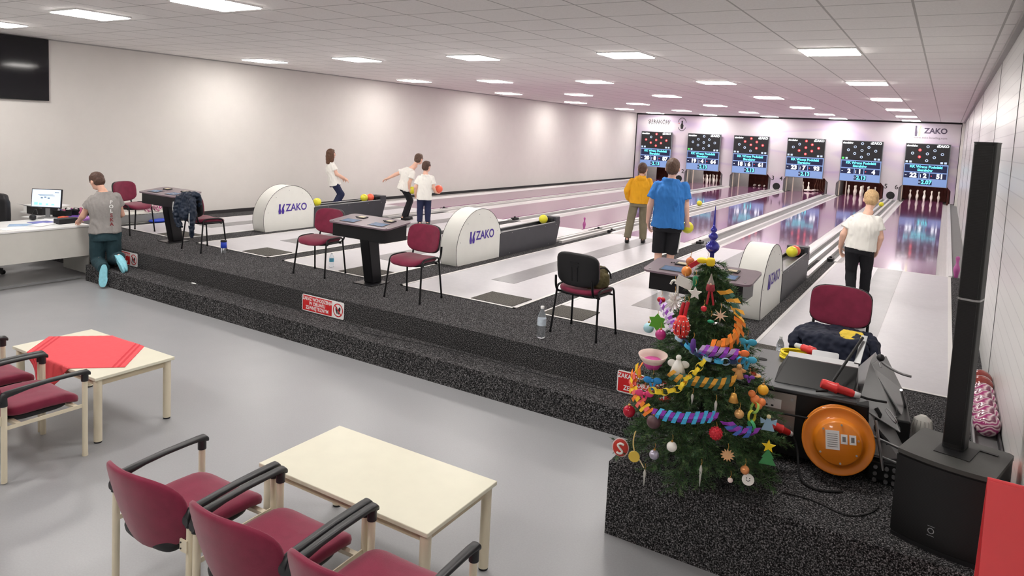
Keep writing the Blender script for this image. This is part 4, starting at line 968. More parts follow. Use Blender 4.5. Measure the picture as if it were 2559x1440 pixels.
# flat figures facing the seating
def flat(o,th=.006,mi=0,M=None): return MB().prism(o,-th/2,th/2,mi,(M or Matrix())@RX(PI/2))
def star(n,R1,R2,a0=PI/2): return [((R1 if i%2==0 else R2)*math.cos(a0+PI*i/n),(R1 if i%2==0 else R2)*math.sin(a0+PI*i/n)) for i in range(2*n)]
orn('paper_card',(10.84,-1.56,1.616),MB().box((0,0,0),(.10,.004,.06),0,RY(.35)),wht,'white paper card tilted near the tree top, left side','card',.03)
orn('white_star',(10.914,-1.61,1.575),flat(star(5,.040,.019),.012),wht,'fluffy white star below the white card','star',.05)
orn('candy_cane',(10.765,-1.50,1.56),MB().tube([(.02,0,-.05),(.02,0,.02),(.01,0,.045),(-.015,0,.045),(-.025,0,.02)],.007,8,smooth=2),wht,'white candy cane at the upper left edge','candy cane',.04)
mb=MB()
for i in range(40):
    a=rt.random()*2*PI;b_=rt.uniform(-1,1);q=math.sqrt(1-b_*b_); mb.tube([(0,0,0),(.045*q*math.cos(a),.02*q*math.sin(a),.07*b_)],[.006,.003],4)
orn('feather_ball',(10.80,-1.60,1.50),mb,wht,'white feathery oval on the upper left side','ornament',.06)
t=empty('gnome',(10.992,-1.61,1.60),math.radians(14),'little gnome in red with a tall grey hat and long red legs, upper middle','gnome')
t.scale=(.78,.78,.8); MB().lathe([(.03,0),(.034,.01),(.026,.05),(.012,.06)],n=16).build('coat',C(150,50,60,.8),t); MB().lathe([(.026,.05),(.022,.065),(.012,.09),(.003,.125)],n=16).build('hat',C(150,140,132,.9),t)
MB().sup((0,-.024,.052),.008,1,1,10,8).build('nose',M_skin,t)
for x in (-.012,.02): MB().tube([(x*.5,0,0),(x,-.01,-.05),(x*1.5,-.01,-.10)],.008,8).build('leg',C(176,40,52,.6),t)
for i,p in enumerate(((10.868,-1.65,1.47),(10.895,-1.66,1.48))): orn('red_ribbon',p,MB().tube([(0,0,.05),(-.01,-.012,0),(-.018,0,-.07)],.011,6),red,('left' if i==0 else 'right')+' of two shiny red ribbon strips above the red dotted lantern','ribbon',.05)
orn('straw_star',(11.063,-1.645,1.479),flat(star(8,.042,.012),.006),C(226,190,160,.6),'straw star at the upper right, left of the orange garland','star',.04)
t=empty('paper_lantern',(10.877,-1.735,1.387),math.radians(14),'red paper lantern with white dots and slits on the upper left','lantern')
mb=MB()
for k in range(10):
    a=2*PI*k/10; M=RZ(a); rs=[]
    for i in range(9):
        z=-.065+.13*i/8; rr=.022+.026*math.cos((i/8-.5)*PI); rs.append([M@V(rr,-.011,z),M@V(rr,.011,z),M@V(rr-.002,.011,z),M@V(rr-.002,-.011,z)])
    mb.rings(rs,0,False)
mb.build('strips',C(226,60,52,.5),t)
mb=MB()
for k in range(10):
    for z in (-.04,-.01,.02,.045): mb.sup(RZ(2*PI*k/10)@V(.024+.026*math.cos(z/.13*PI),0,z),.004,1,1,6,4)
mb.build('dots',wht,t); MB().lathe([(.02,-.068),(.024,-.064),(.024,-.056)],n=16).lathe([(.024,.056),(.024,.064),(.02,.068)],n=16).build('end_rings',C(226,60,52,.5),t)
orn('paper_leaf',(10.709,-1.61,1.36),flat(star(6,.055,.036),.008),C(96,176,52,.6),'bright green paper leaf at the upper left edge','leaf',.04)
def bow(p,m,label,s=.035):
    mb=MB()
    for k in (-1,1): mb.sup((k*s*.8,0,.0),(s*.75,s*.3,s*.55),1,.8,14,8); mb.box((k*s*.5,0,-s*.9),(s*.35,.006,s*1.2),0,RY(k*.3))
    mb.sup((0,-.004,0),s*.3,1,1,10,8); orn('paper_bow',p,mb,m,label,'bow',s)
bow((11.183,-1.665,1.294),C(240,120,60,.5),'orange bow on the right side beside the turquoise one')
bow((11.217,-1.635,1.255),C(70,170,204,.5),'turquoise bow at the right edge of the tree, lower one')
bow((11.202,-1.60,1.345),C(60,160,190,.5),'teal bow at the right edge above the orange bow')
bow((10.77,-1.81,1.075),C(40,140,214,.4),'blue shiny bow on the left side under the pink basket')
bow((10.73,-1.82,.99),C(232,70,130,.5),'hot pink bow on the left beside the yellow paper chain')
t=empty('woven_basket',(10.735,-1.775,1.166),math.radians(14),'magenta bowl ornament in a pale net on the left side of the tree','ornament')
MB().lathe([(.0,-.045),(.035,-.04),(.056,-.01),(.052,.012),(.04,.02),(.0,.024)],n=24).build('bowl',C(190,60,140,.4,bump=.4,bscale=120),t)
MB().lathe([(.058,.0),(.075,.022),(.085,.045),(.082,.045),(.072,.02),(.056,.0)],n=24,M=RX(.1)).build('net_brim',C(228,206,196,.7),t)
t=empty('angel',(10.898,-1.81,1.19),math.radians(14),'white fluffy angel in the middle left, above the orange and green garland','angel')
MB().lathe([(.0,-.05),(.045,-.045),(.03,.0),(.014,.03),(.0,.034)],n=14).build('gown',wht,t); MB().sup((0,0,.045),.016,1,1,12,8).build('head',wht,t)
for k in (-1,1): MB().sup((k*.035,.01,.005),(.026,.008,.022),1,1,12,8).build('wing',wht,t)
t=empty('angel',(11.37,-1.62,.921),math.radians(14),'pale blue paper angel at the right edge above the red plug','angel')
MB().prism([(-.035,-.05),(.035,-.05),(.01,.02),(-.01,.02)],-.003,.003,0,RX(PI/2)).build('gown',C(150,184,210,.6),t); MB().sup((0,0,.03),.012,1,1,10,8).build('head',C(240,226,180,.6),t)
for k in (-1,1): MB().prism([(0,0),(k*.045,.02),(k*.04,-.015)][::k],-.002,.002,0,RX(PI/2)).build('wing',C(150,184,210,.6),t)
orn('gold_bell',(11.198,-1.77,1.068),MB().lathe([(.0,.03),(.012,.028),(.018,.01),(.028,-.02),(.024,-.022),(.0,-.01)],n=18),gold,'gold bell on the right side of the tree','bell',.03)
orn('fruit_cluster',(11.285,-1.665,1.05),MB().sup((0,0,0),.026,1,1,16,10).sup((.035,0,-.01),.022,1,1,16,10).sup((-.02,0,.03),.02,1,1,16,10).sup((.02,-.01,-.03),.02,1,1,14,8),C(232,130,70,.4),'orange and pink berry cluster below the yellow ball at the right edge','ornament')
orn('wooden_angel',(11.20,-1.71,1.205),MB().lathe([(.0,-.04),(.028,-.038),(.012,.01),(.0,.012)],n=12).sup((0,0,.025),.014,1,1,10,8).sup((0,.01,0),(.04,.008,.014),1,1,10,6),C(206,150,90,.5),'tan figure at the right end of the orange and green garland','ornament')
bow((11.245,-1.67,1.17),C(120,60,160,.5),'small purple bow at the right edge under the turquoise bow',.02)
def icicle(p,L_,label): orn('icicle',p,MB().lathe([(.001,-L_),(.006,-L_*.5),(.009,-L_*.2),(.003,0)],n=8),C(206,206,200,.15,metal=.4),label,'icicle',.0)
icicle((11.122,-1.82,1.05),.09,'silver icicle in the middle right of the tree'); icicle((11.0,-1.83,1.06),.06,'short silver icicle in the dark middle of the tree'); icicle((11.10,-1.93,.72),.12,'long pale icicle hanging at the bottom of the tree')
icicle((10.80,-1.93,.60),.10,'silvery strip hanging low at the left under the yellow disc')
t=empty('disc_ornament',(10.605,-1.86,.64),math.radians(14),'round clear disc with red and amber swirls at the lower left tip','ornament')
MB().sup((0,0,0),(.046,.014,.054),1,1,24,12).build('disc',C(196,60,50,.25,var=.2),t); MB().tube([(.02,-.016,.025),(.0,-.018,.034),(-.018,-.016,.02),(0,-.018,.0),(.018,-.016,-.018),(0,-.018,-.032),(-.02,-.016,-.024)],.007,6,smooth=2).build('swirl',wht,t); MB().tube([(.046*math.cos(a),0,.054*math.sin(a)) for a in [2*PI*i/24 for i in range(24)]],.004,6,closed=True).build('rim',C(226,190,190,.3),t)
t=empty('disc_ornament',(10.718,-1.93,.645),math.radians(14),'yellow disc with a long straw ribbon at the lower left','ornament')
MB().cyl((0,.004,0),(0,-.004,0),.032,n=24).build('disc',C(222,190,80,.5),t); MB().tube([(0,0,.03),(-.012,0,.08),(-.004,0,.14),(.0,0,.15)],.004,6,smooth=1).build('straw_loop',C(226,200,130,.6),t); MB().tube([(.03,0,-.01),(.06,-.01,-.05)],.0035,6).build('straw_tail',C(226,210,170,.6),t)
t=empty('disc_ornament',(11.325,-1.81,.65),math.radians(14),'white disc with a dark drawing at the lower right of the tree','ornament')
MB().cyl((0,.004,0),(0,-.004,0),.032,n=24).build('disc',wht,t); MB().tube([(-.01,-.005,.0),(0,-.005,-.008),(.01,-.005,.0)],.002,5).sup((-.008,-.005,.01),.003,1,1,6,4).sup((.008,-.005,.01),.003,1,1,6,4).build('drawing',M_line,t)
orn('straw_flower',(11.213,-1.865,.785),flat(star(12,.036,.02),.012),C(216,168,122,.6),'round straw flower in the lower right of the tree','ornament',.03)
t=empty('felt_tree',(11.392,-1.68,.755),math.radians(14),'green felt fir with a yellow star on top at the lower right edge','ornament')
MB().prism([(-.045,-.05),(.045,-.05),(.022,-.01),(.032,-.012),(.0,.04),(-.032,-.012),(-.022,-.01)],-.004,.004,0,RX(PI/2)).build('fir',C(66,138,84,.8),t); MB().prism(star(5,.038,.016),-.004,.004,0,T(0,-.004,.055)@RX(PI/2)).build('star',C(240,206,30,.5),t)
t=empty('paper_cracker',(10.89,-1.50,1.75),math.radians(14),'red and white striped paper roll at the very top of the tree','ornament')
MB().box((-.035,0,.0),(.075,.02,.026),0,RY(-.65)).build('roll',red,t); MB().box((-.015,0,-.018),(.06,.018,.014),0,RY(-.65)).build('stripe',wht,t)
orn('yellow_bow',(10.94,-1.50,1.755),MB().sup((-.028,0,0),(.032,.018,.018),1,.8,14,8).sup((.02,0,-.004),(.026,.02,.026),.6,.8,14,8),C(242,206,40,.5),'yellow paper bow at the foot of the blue spire','bow',.02)
orn('green_bauble',(10.90,-1.56,1.64),MB().lathe([(.0,-.04),(.014,-.03),(.016,.02),(.0,.03)],n=10),C(30,120,80,.4),'emerald green drop near the tree top','ornament')
orn('green_bauble',(11.02,-1.66,1.44),MB().sup((0,0,0),(.02,.012,.01),1,1,12,8),C(40,150,110,.4),'small green oval in the middle right, left of the orange garland','ornament')
orn('red_heart',(10.69,-1.51,1.47),MB().sup((-.01,0,.005),.016,1,1,12,8).sup((.01,0,.005),.016,1,1,12,8).lathe([(.001,-.022),(.02,0),(.0,.006)],n=10),red,'small red heart at the upper left edge above the purple garland','ornament')
orn('purple_drop',(10.97,-1.78,1.33),MB().lathe([(.001,-.06),(.018,-.02),(.012,.02),(.0,.03)],n=10),C(90,50,140,.4),'dark purple drop in the middle above the blue garland','ornament')
# garlands
def catmull(P,n):
    P=[Vector(p) for p in P]; P=[P[0]*2-P[1]]+P+[P[-1]*2-P[-2]]; out=[]
    segs=len(P)-3
    for k in range(n+1):
        u=k/n*segs; i=min(int(u),segs-1); f=u-i; a,b,c,d=P[i:i+4]
        out.append(.5*((2*b)+(c-a)*f+(2*a-5*b+4*c-d)*f*f+(3*b-a-3*c+d)*f**3))
    return out
def outw(p,k=.02):
    d=Vector((p[0]-TX_,p[1]-TY_,0)).normalized(); return Vector(p)+d*k
def twist_garland(P,cols,label,w=.042,n=None):
    w*=1.2; P=[outw(p,.03) for p in P]; L_=sum((Vector(b)-Vector(a)).length for a,b in zip(P,P[1:])); n=n or max(6,int(L_/.024)); Q=catmull(P,n)
    m=MB()
    for i in range(n):
        a,b=Q[i],Q[i+1]; d=(b-a).normalized(); o=outw((a+b)/2,1)-(a+b)/2; up=d.cross(o).normalized(); 
        s=1 if i%2==0 else -1; dp=o*.012*s
        e=d*.016
        m.add([a+up*w/2-dp-e,b+up*w/2-dp-e,(b*.5+a*.5)+o*.016+d*.012,b-up*w/2+dp+e,a-up*w/2+dp+e,(b*.5+a*.5)+o*.016-d*.012],[(0,1,2,5),(5,2,3,4)],i%len(cols))
    o=m.build('paper_garland',cols); d=o.modifiers.new('s','SOLIDIFY'); d.thickness=.003
    tag(o,label,'garland'); return o
pu=C(146,60,180,.5); cy=C(70,176,224,.5); ora=C(240,130,34,.5); ye=C(244,200,40,.5); gr=C(44,88,74,.5); ochre=C(232,168,60,.5); pk=C(244,110,100,.5); lil=C(206,180,226,.5); nv=C(30,50,90,.5); lb=C(176,208,232,.5)
twist_garland([(10.7,-1.504,1.45),(10.781,-1.625,1.43),(10.83,-1.677,1.395),(10.868,-1.715,1.36)],[pu,lil],'purple and white folded paper garland at the upper left of the tree',.055)
twist_garland([(11.042,-1.567,1.613),(11.087,-1.558,1.565),(11.124,-1.566,1.502),(11.142,-1.591,1.47)],[ochre,gr],'ochre and dark green folded garland at the upper right',.05)
twist_garland([(11.142,-1.58,1.46),(11.148,-1.60,1.40),(11.135,-1.64,1.36),(11.10,-1.69,1.33),(11.04,-1.724,1.32)],[ora,C(244,150,60,.5)],'bright orange folded garland curling down the upper right side',.055)
twist_garland([(11.0,-1.757,1.30),(11.05,-1.75,1.30),(11.11,-1.71,1.295),(11.167,-1.671,1.285)],[lil,pu],'lilac and violet folded garland across the middle right',.05)
twist_garland([(10.869,-1.808,1.148),(10.929,-1.823,1.127),(10.996,-1.818,1.134),(11.059,-1.804,1.135),(11.119,-1.779,1.136),(11.181,-1.73,1.155)],[ochre,gr],'ochre and dark green folded garland across the middle of the tree',.055)
twist_garland([(10.688,-1.728,1.11),(10.634,-1.707,1.045),(10.633,-1.732,.985),(10.685,-1.793,.945),(10.743,-1.838,.925),(10.789,-1.866,.905)],[ora,ye,pk],'orange, yellow and salmon folded garland round the left side',.06)
twist_garland([(10.808,-1.868,.915),(10.883,-1.883,.925),(10.953,-1.887,.933),(11.027,-1.874,.948),(11.086,-1.853,.963),(11.13,-1.832,.968)],[pu,cy],'violet and sky blue folded garland across the lower front',.05)
twist_garland([(11.179,-1.813,.95),(11.213,-1.802,.915),(11.255,-1.776,.9),(11.31,-1.72,.895)],[pu,C(70,110,190,.5)],'violet and blue folded garland at the lower right end',.045)
def chain(P,cols,label,r=.022,w=.02,n=None):
    P=[outw(p,.035) for p in P]; L_=sum((Vector(b)-Vector(a)).length for a,b in zip(P,P[1:])); n=n or max(3,int(L_/(r*1.55))); Q=catmull(P,n)
    t=empty('paper_chain',Q[0],0,label,'paper chain')
    for i in range(n):
        c=(Q[i]+Q[i+1])/2-Q[0]; d=(Q[i+1]-Q[i]).normalized(); o=Vector((c.x+Q[0].x-TX_,c.y+Q[0].y-TY_,0)).normalized()
        ax=o if i%2 else d.cross(o).normalized(); u=d; v=ax.cross(u).normalized(); rs=[]
        for j in range(18):
            a=2*PI*j/18; q=u*math.cos(a)*r*1.15+v*math.sin(a)*r*.9
            rs.append([c+q-ax*w/2,c+q+ax*w/2,c+q*.93+ax*w/2,c+q*.93-ax*w/2])
        MB().rings(rs,0,False,True).build('link',cols[i%len(cols)],t)
chain([(11.032,-1.766,1.25),(11.012,-1.791,1.206),(10.99,-1.808,1.167),(10.955,-1.821,1.134),(10.943,-1.836,1.088),(10.893,-1.84,1.06),(10.836,-1.838,1.032),(10.771,-1.819,1.027)],[C(246,214,50,.5),C(250,226,80,.5)],'yellow paper chain running down the left middle of the tree')
chain([(10.872,-1.728,1.34),(10.94,-1.75,1.305),(11.0,-1.759,1.27),(11.06,-1.754,1.255),(11.127,-1.722,1.25),(11.20,-1.655,1.26)],[lb,nv,cy],'blue and silver paper chain across the upper middle of the tree')
chain([(11.283,-1.679,1.035),(11.278,-1.70,.995),(11.274,-1.73,.955),(11.29,-1.72,.90)],[C(170,216,110,.5),C(206,196,60,.5),C(70,170,110,.5)],'green paper chain with a large ring at the lower right of the tree',.028,.018)
# ============================================================ PEOPLE
def skinm(c): return mat('skin_%d'%c[0],c,.55,var=.04,scale=25)
def person(label,base,right,J,skin,hair,hf=(0,1,0),hair_long=False,sc=1.0,hw=.17,wd=.105,shirt=None,pants=None,shoes=None,grip=(None,None),socks=None,waistz=None,bf=None,shirt_mark=None,thigh=.075,plain=False,ss=1.0):
    t=empty('person',base,math.atan2(right[1],right[0]),label,'person')
    j={k:Vector(v) for k,v in J.items()}; hk=sc*1.13
    msh=(j['shL']+j['shR'])/2; mp=(j['hpL']+j['hpR'])/2
    up=(msh-mp).normalized(); side=(j['shR']-j['shL']).normalized(); side=(side-up*side.dot(up)).normalized(); fr=up.cross(side).normalized()
    if bf is not None and fr.dot(Vector(bf))<0: fr=-fr
    def torso(mb,e,z0,z1,tab,e0=0):
        rs=[]
        for k in range(15):
            u=z0+(z1-z0)*k/14; c=mp+(msh-mp)*u
            # interpolate width / depth
            for (a,w0,d0),(b,w1,d1) in zip(tab,tab[1:]):
                if a<=u<=b+1e-6:
                    f=(u-a)/(b-a); w=w0+(w1-w0)*f; d=d0+(d1-d0)*f; break
            w+=e; d+=e
            rs.append([c+side*(w*math.copysign(abs(math.cos(a))**.85,math.cos(a)))+fr*(d*math.sin(a)) for a in [2*PI*i/28 for i in range(28)]])
        mb.rings(rs,0,True)
    tab=[(-.4,hw*.92,wd*1.0),(-.1,hw*.95,wd*1.08),(.15,hw*.92,wd*1.0),(.4,hw*.87,wd*.94),(.7,hw*.96,wd*1.02),(.86,hw*.98,wd*.92),(.94,hw*.92,wd*.78),(1.0,hw*.76,wd*.68),(1.06,hw*.52,wd*.6),(1.13,.072,.068),(1.4,.06,.06)]
    def cap(mb,a,b,r0,r1,n=14,ends=True):
        mb.cyl(a,b,r0,r1,n=n)
        if ends: mb.sup(a,r0*.995,1,1,n,8); mb.sup(b,r1*.995,1,1,n,8)
    # ---- body
    b=MB(); torso(b,-.006,-.05,1.13,tab)
    H_=j['head']; nk=j['neck']; hfv=Vector(hf).normalized(); hs=Vector((0,0,1)); hs=(hs-hfv*hs.dot(hfv)).normalized(); hx=hfv.cross(hs).normalized()
    HM=Matrix((hx,hfv,hs)).transposed().to_4x4(); HM.translation=H_
    k=sc
    b.sup((0,-.005*hk,.012*hk),(.074*hk,.093*hk,.098*hk),1,1,28,18,M=HM)
    b.sup((0,.022*hk,-.052*hk),(.054*hk,.062*hk,.055*hk),1,1,20,14,M=HM)           # jaw
    b.sup((0,.092*hk,-.018*hk),(.012*hk,.018*hk,.018*hk),1,1,12,8,M=HM)              # nose
    b.sup((0,.076*hk,-.062*hk),(.022*hk,.012*hk,.01*hk),1,1,12,8,M=HM)              # lips
    for s in (-1,1): b.sup((s*.076*hk,-.004*hk,-.012*hk),(.009*hk,.019*hk,.029*hk),1,1,12,10,M=HM)
    cap(b,nk-(nk-msh)*.6,H_+HM.to_3x3()@V(0,-.022*hk,-.045*hk),.05*sc,.05*sc)
    b.cyl(msh-up*.01,nk,.075*k,.052*k,n=16)
    for S in 'LR':
        sh,el,wr,ha=j['sh'+S]-up*.022,j['el'+S],j['wr'+S],j['ha'+S]
        cap(b,sh,el,.052*k,.042*k); cap(b,el,wr,.044*k,.029*k)
        hp,kn,an,to=j['hp'+S],j['kn'+S],j['an'+S],j['to'+S]
        cap(b,hp,kn,thigh*k,.05*k); cap(b,kn,an,.05*k,.034*k)
        cf=kn+(an-kn)*.3; b.sup(cf,(.052*k,.052*k,.09*k),1,1,14,10)
        he=an+(an-to).normalized()*.03; cap(b,he+V(0,0,-.03*k) if an.z<.2 and abs(to.z-an.z)<.12 else he,to,.03*k,.026*k)
        # hand: palm and five fingers
        d=(ha-wr).normalized(); g=grip[0 if S=='L' else 1]
        pn=Vector(g).normalized() if g is not None else (mp-ha)
        pn=(pn-d*pn.dot(d)).normalized(); ac=d.cross(pn).normalized()
        if ac.dot(fr)<0: ac=-ac
        PM=Matrix((ac,d,pn)).transposed().to_4x4(); PM.translation=wr
        b.sup((0,.045*k,0),(.038*k,.05*k,.015*k),.7,.8,18,12,M=PM)
        curl=.85 if g is not None else .45
        for i,(x,l) in enumerate(((-.029,.9),(-.010,1.0),(.010,.93),(.028,.75))):
            a=PM@V(x*k,.085*k,0); A1=.25+curl*.4+.06*i; c1=PM@V(x*1.12*k,(.085+.036*l*math.cos(A1))*k,.036*l*math.sin(A1)*k); A2=A1+curl
            c2=PM@V(x*1.15*k,(.085+.036*l*math.cos(A1)+.034*l*math.cos(A2))*k,(.036*l*math.sin(A1)+.034*l*math.sin(A2))*k)
            cap(b,a,c1,.0092*k,.0085*k,8); cap(b,c1,c2,.0085*k,.0072*k,8)
        tb=PM@V(.030*k,.022*k,.004*k); t1=PM@V(.056*k,.05*k,.014*k); t2=PM@V(.056*k,.078*k,.026*k)
        cap(b,tb,t1,.012*k,.0098*k,8); cap(b,t1,t2,.0098*k,.0085*k,8)
    remesh(b,'body',skinm(skin),t,.0062,3)
    # ---- face details
    for s in (-1,1):
        e=MB().sup((s*.028*hk,.081*hk,.004*hk),(.011*hk,.006*hk,.006*hk),1,1,12,8,0,HM).sup((s*.028*hk,.0865*hk,.004*hk),(.0045*hk,.003*hk,.0045*hk),1,1,10,8,1,HM); e.build('eye',[M_wt,M_line],t)
        MB().tube([HM@V(s*.016*hk,.089*hk,.02*hk),HM@V(s*.03*hk,.086*hk,.025*hk),HM@V(s*.045*hk,.076*hk,.02*hk)],.003*hk,6).build('eyebrow',hair,t)
    MB().tube([HM@V(-.02*hk,.083*hk,-.062*hk),HM@V(0,.089*hk,-.061*hk),HM@V(.02*hk,.083*hk,-.062*hk)],.0042*hk,6).build('lips',mat('lip_pink',(190,110,104),.5,var=0),t)
    # ---- hair
    h=MB(); h.sup((0,-.012*hk,.026*hk),(.081*hk,.093*hk,.092*hk),1,1,28,18,M=HM); h.sup((0,-.035*hk,-.014*hk),(.074*hk,.068*hk,.072*hk),1,1,24,16,M=HM); h.sup((0,.03*hk,.075*hk),(.055*hk,.045*hk,.034*hk),1,1,16,10,M=HM)
    if hair_long:
        h.sup((0,-.048*hk,-.07*hk),(.078*hk,.055*hk,.13*hk),.7,.9,24,16,M=HM)
        for s in (-1,1): h.sup((s*.07*hk,-.005*hk,-.06*hk),(.02*hk,.05*hk,.11*hk),.8,.9,16,12,M=HM)
        h.sup((0,-.055*hk,-.15*hk),(.07*hk,.042*hk,.06*hk),.6,.9,20,12,M=HM)
    f1=30; 
    remesh(h,'hair',hair,t,.006,2,lambda c,n:c+n*(.0035*noise.noise(Vector((c.x*90,c.y*90,c.z*22)))+.004*noise.noise(c*28)))
    # ---- shirt
    if shirt:
        m,sl,z0,loose=shirt; s=MB(); tt=[(a,w+ (loose if a<.8 else loose*.5),d+(loose if a<.8 else loose*.5)) for a,w,d in tab]
        torso(s,.009,z0,1.13,tt)
        for S in 'LR':
            sh,el,wr=j['sh'+S]-up*.026,j['el'+S],j['wr'+S]
            if sl<=1: e=sh+(el-sh)*sl; s.cyl(sh,e,.064*k,(.061+loose*.9)*k+.002,n=18); s.sup(sh,.0638*k,1,1,18,12)
            else:
                cap(s,sh,el,.068*k,.058*k,16); s.cyl(el,el+(wr-el)*.93,.058*k,.046*k,n=16)
                s.sup(el+(wr-el)*.88,.046*k,1,1,14,8)
        if sl>1: 
            s.sup(msh-fr*.06+up*.02,(.10,.055,.05),1,1,20,12); s.cyl(nk-up*.04,nk+up*.0,.075,.066,n=18)
        sd=sum(map(ord,label))%97
        def wr_(c,n):
            q=noise.noise(Vector((c.x*9+sd,c.y*9,c.z*5)))*.016+(noise.noise(Vector((c.x*22,c.y*22+sd,c.z*9+c.x*9)))**2)*.03
            return c+n*q*(.6+loose*14)
        o=remesh(s,'shirt' if sl<=1 else 'hoodie',m,t,.0075,3,wr_)
    if pants:
        m,fr_,loose=pants; s=MB(); rs=[]
        torso(s,.006,-.16 if not plain else -.1,.17 if waistz is None else waistz,tab)
        for S in 'LR':
            hp,kn,an=j['hp'+S],j['kn'+S],j['an'+S]
            if fr_<1:
                e=hp+(kn-hp)*fr_; s.sup(hp,(thigh+.012)*k,1,1,18,12); s.cyl(hp,e,(thigh+.012)*k,(.066+loose)*k,n=20)
            else:
                s.sup(hp,(thigh+.012)*k,1,1,18,12); s.cyl(hp,kn,(thigh+.012)*k,(.06+loose)*k,n=20); s.sup(kn,(.06+loose)*k,1,1,18,12)
                e=kn+(an-kn)*(fr_-1); s.cyl(kn,e,(.06+loose)*k,(.048+loose*1.1)*k,n=20)
        mid=(j['hpL']+j['hpR'])/2
        s.sup(mid-up*.02,(.10*k,.085*k,.08*k),1,1,18,12)
        def wp(c,n):
            q=noise.noise(Vector((c.x*14,c.y*14,c.z*9)))*.007+noise.noise(Vector((c.x*30,c.y*30,c.z*24)))*.003
            return c+n*q*(.5+loose*25)
        remesh(s,'trousers' if fr_>1 else 'shorts',m,t,.0075,3,wp)
    for S in 'LR':
        an,to=j['an'+S],j['to'+S]
        if socks: 
            kn=j['kn'+S]; MB().cyl(an,an+(kn-an)*socks[1],.038*k,.041*k,n=16).build('sock',socks[0],t)
        if shoes:
            d=(to-an); 
            if abs(d.z)>.12 or True:
                f=Vector((to-an)); f2=f.normalized()
            flat_=an.z<.12 and abs(to.z-an.z)<.1 and shoes[2] is None
            if flat_:
                f2=Vector((d.x,d.y,0)).normalized(); c=Vector((an.x,an.y,0))+f2*.062*k*ss; upv=V(0,0,1); z0=0
            else:
                upv=Vector(shoes[2][S]); upv=(upv-f2*upv.dot(f2)).normalized(); c=(an+to)/2; 
            xx=f2.cross(upv).normalized(); SM_=Matrix((xx,f2,upv)).transposed().to_4x4(); SM_.translation=c
            off=.0 if flat_ else -.045*k*ss
            def so(y,w):return w
            n=26; prof=[]
            for i in range(n):
                a=2*PI*i/n; y=math.sin(a)*.135*k*ss; w=(.05 if y>.02 else .042)*k*ss*(1-.18*math.exp(-((y+.02)/.05)**2)); prof.append((math.copysign(abs(math.cos(a))**.7,math.cos(a))*w,y))
            u=MB().sup((0,0,off+.045*k*ss),(.045*k*ss,.128*k*ss,.042*k*ss),.8,.8,22,12,M=SM_,fn=lambda p:V(p.x,p.y,p.z*(1-.35*max(0,p.y/.128)))); 
            if flat_: u.cyl(SM_@V(0,-.062*k*ss,.05*k*ss),SM_@V(0,-.066*k*ss,.10*k*ss),.044*k*ss,.04*k*ss,n=16)
            uo=u.build('shoe',shoes[0],t); MB().prism(prof,off,off+.022*k*ss,0,SM_,sm=True).build('shoe_sole',shoes[1],uo,bevel=.003)
    return t,msh,mp,fr,side,up,j
HB=mat('hair_brown',(92,70,58),.6,var=.25,scale=60); HD=mat('hair_dark_brown',(80,56,46),.6,var=.25,scale=60); HBL=mat('hair_blond',(198,164,120),.6,var=.2,scale=60); HG=mat('hair_chestnut',(92,62,44),.5,var=.3,scale=60)
CW=mat('white_cotton',(238,236,230),.8,var=.02,sheen=.1); CBk=mat('black_cloth',(24,24,30),.85,var=.15); CNv=mat('navy_cloth',(34,40,72),.85,var=.12); CBl=mat('blue_cotton',(52,124,202),.8,var=.05,scale=14); CYe=mat('mustard_fleece',(232,168,34),.9,var=.06,bump=.2,bscale=200); COl=mat('olive_cloth',(122,114,94),.85,var=.08); CGr=mat('grey_melange',(150,146,144),.85,var=.05,scale=40); CTe=mat('dark_teal_cloth',(36,62,70),.85,var=.1,bump=.1); SBk=mat('shoe_black',(24,24,26),.5,var=.1); SAq=mat('aqua_rubber',(140,208,224),.45,var=.08,scale=30); SOW=mat('sole_white',(220,220,218),.5,var=.02)
P=person('man in blue T-shirt and black shorts, yellow ball in his right hand',(9.05,3.2,PZ+.004),(.945,.326),
 dict(head=(.022,.03,1.615),neck=(.018,0,1.49),shL=(-.155,0,1.405),shR=(.185,0,1.41),elL=(-.232,-.01,1.105),wrL=(-.25,.05,.88),haL=(-.225,.07,.77),elR=(.222,-.01,1.12),wrR=(.252,.03,.905),haR=(.268,.05,.81),hpL=(-.085,0,.87),hpR=(.095,0,.87),knL=(-.088,.02,.46),knR=(.07,.05,.46),anL=(-.105,-.03,.07),anR=(.04,.06,.07),toL=(-.115,.13,.03),toR=(.04,.22,.03)),
 (230,184,164),HB,hf=(.05,1,-.05),hw=.19,wd=.12,shirt=(CBl,.62,-.06,.02),pants=(CBk,.92,.022),shoes=(SBk,SOW,None),grip=(None,(0,1,.3)),socks=(mat('sock_white',(226,224,220),.8),.42),bf=(0,1,0))
MB().tube([(.182,-.02,.80),(.172,-.03,.66),(.158,-.04,.52)],.008,6).build('shorts_stripe',M_wt,P[0])
ball((9.05+.945*.262-.326*.105,3.2+.326*.262+.945*.105,PZ+.845),M_yel,'yellow ball held low in the right hand of the man in blue')
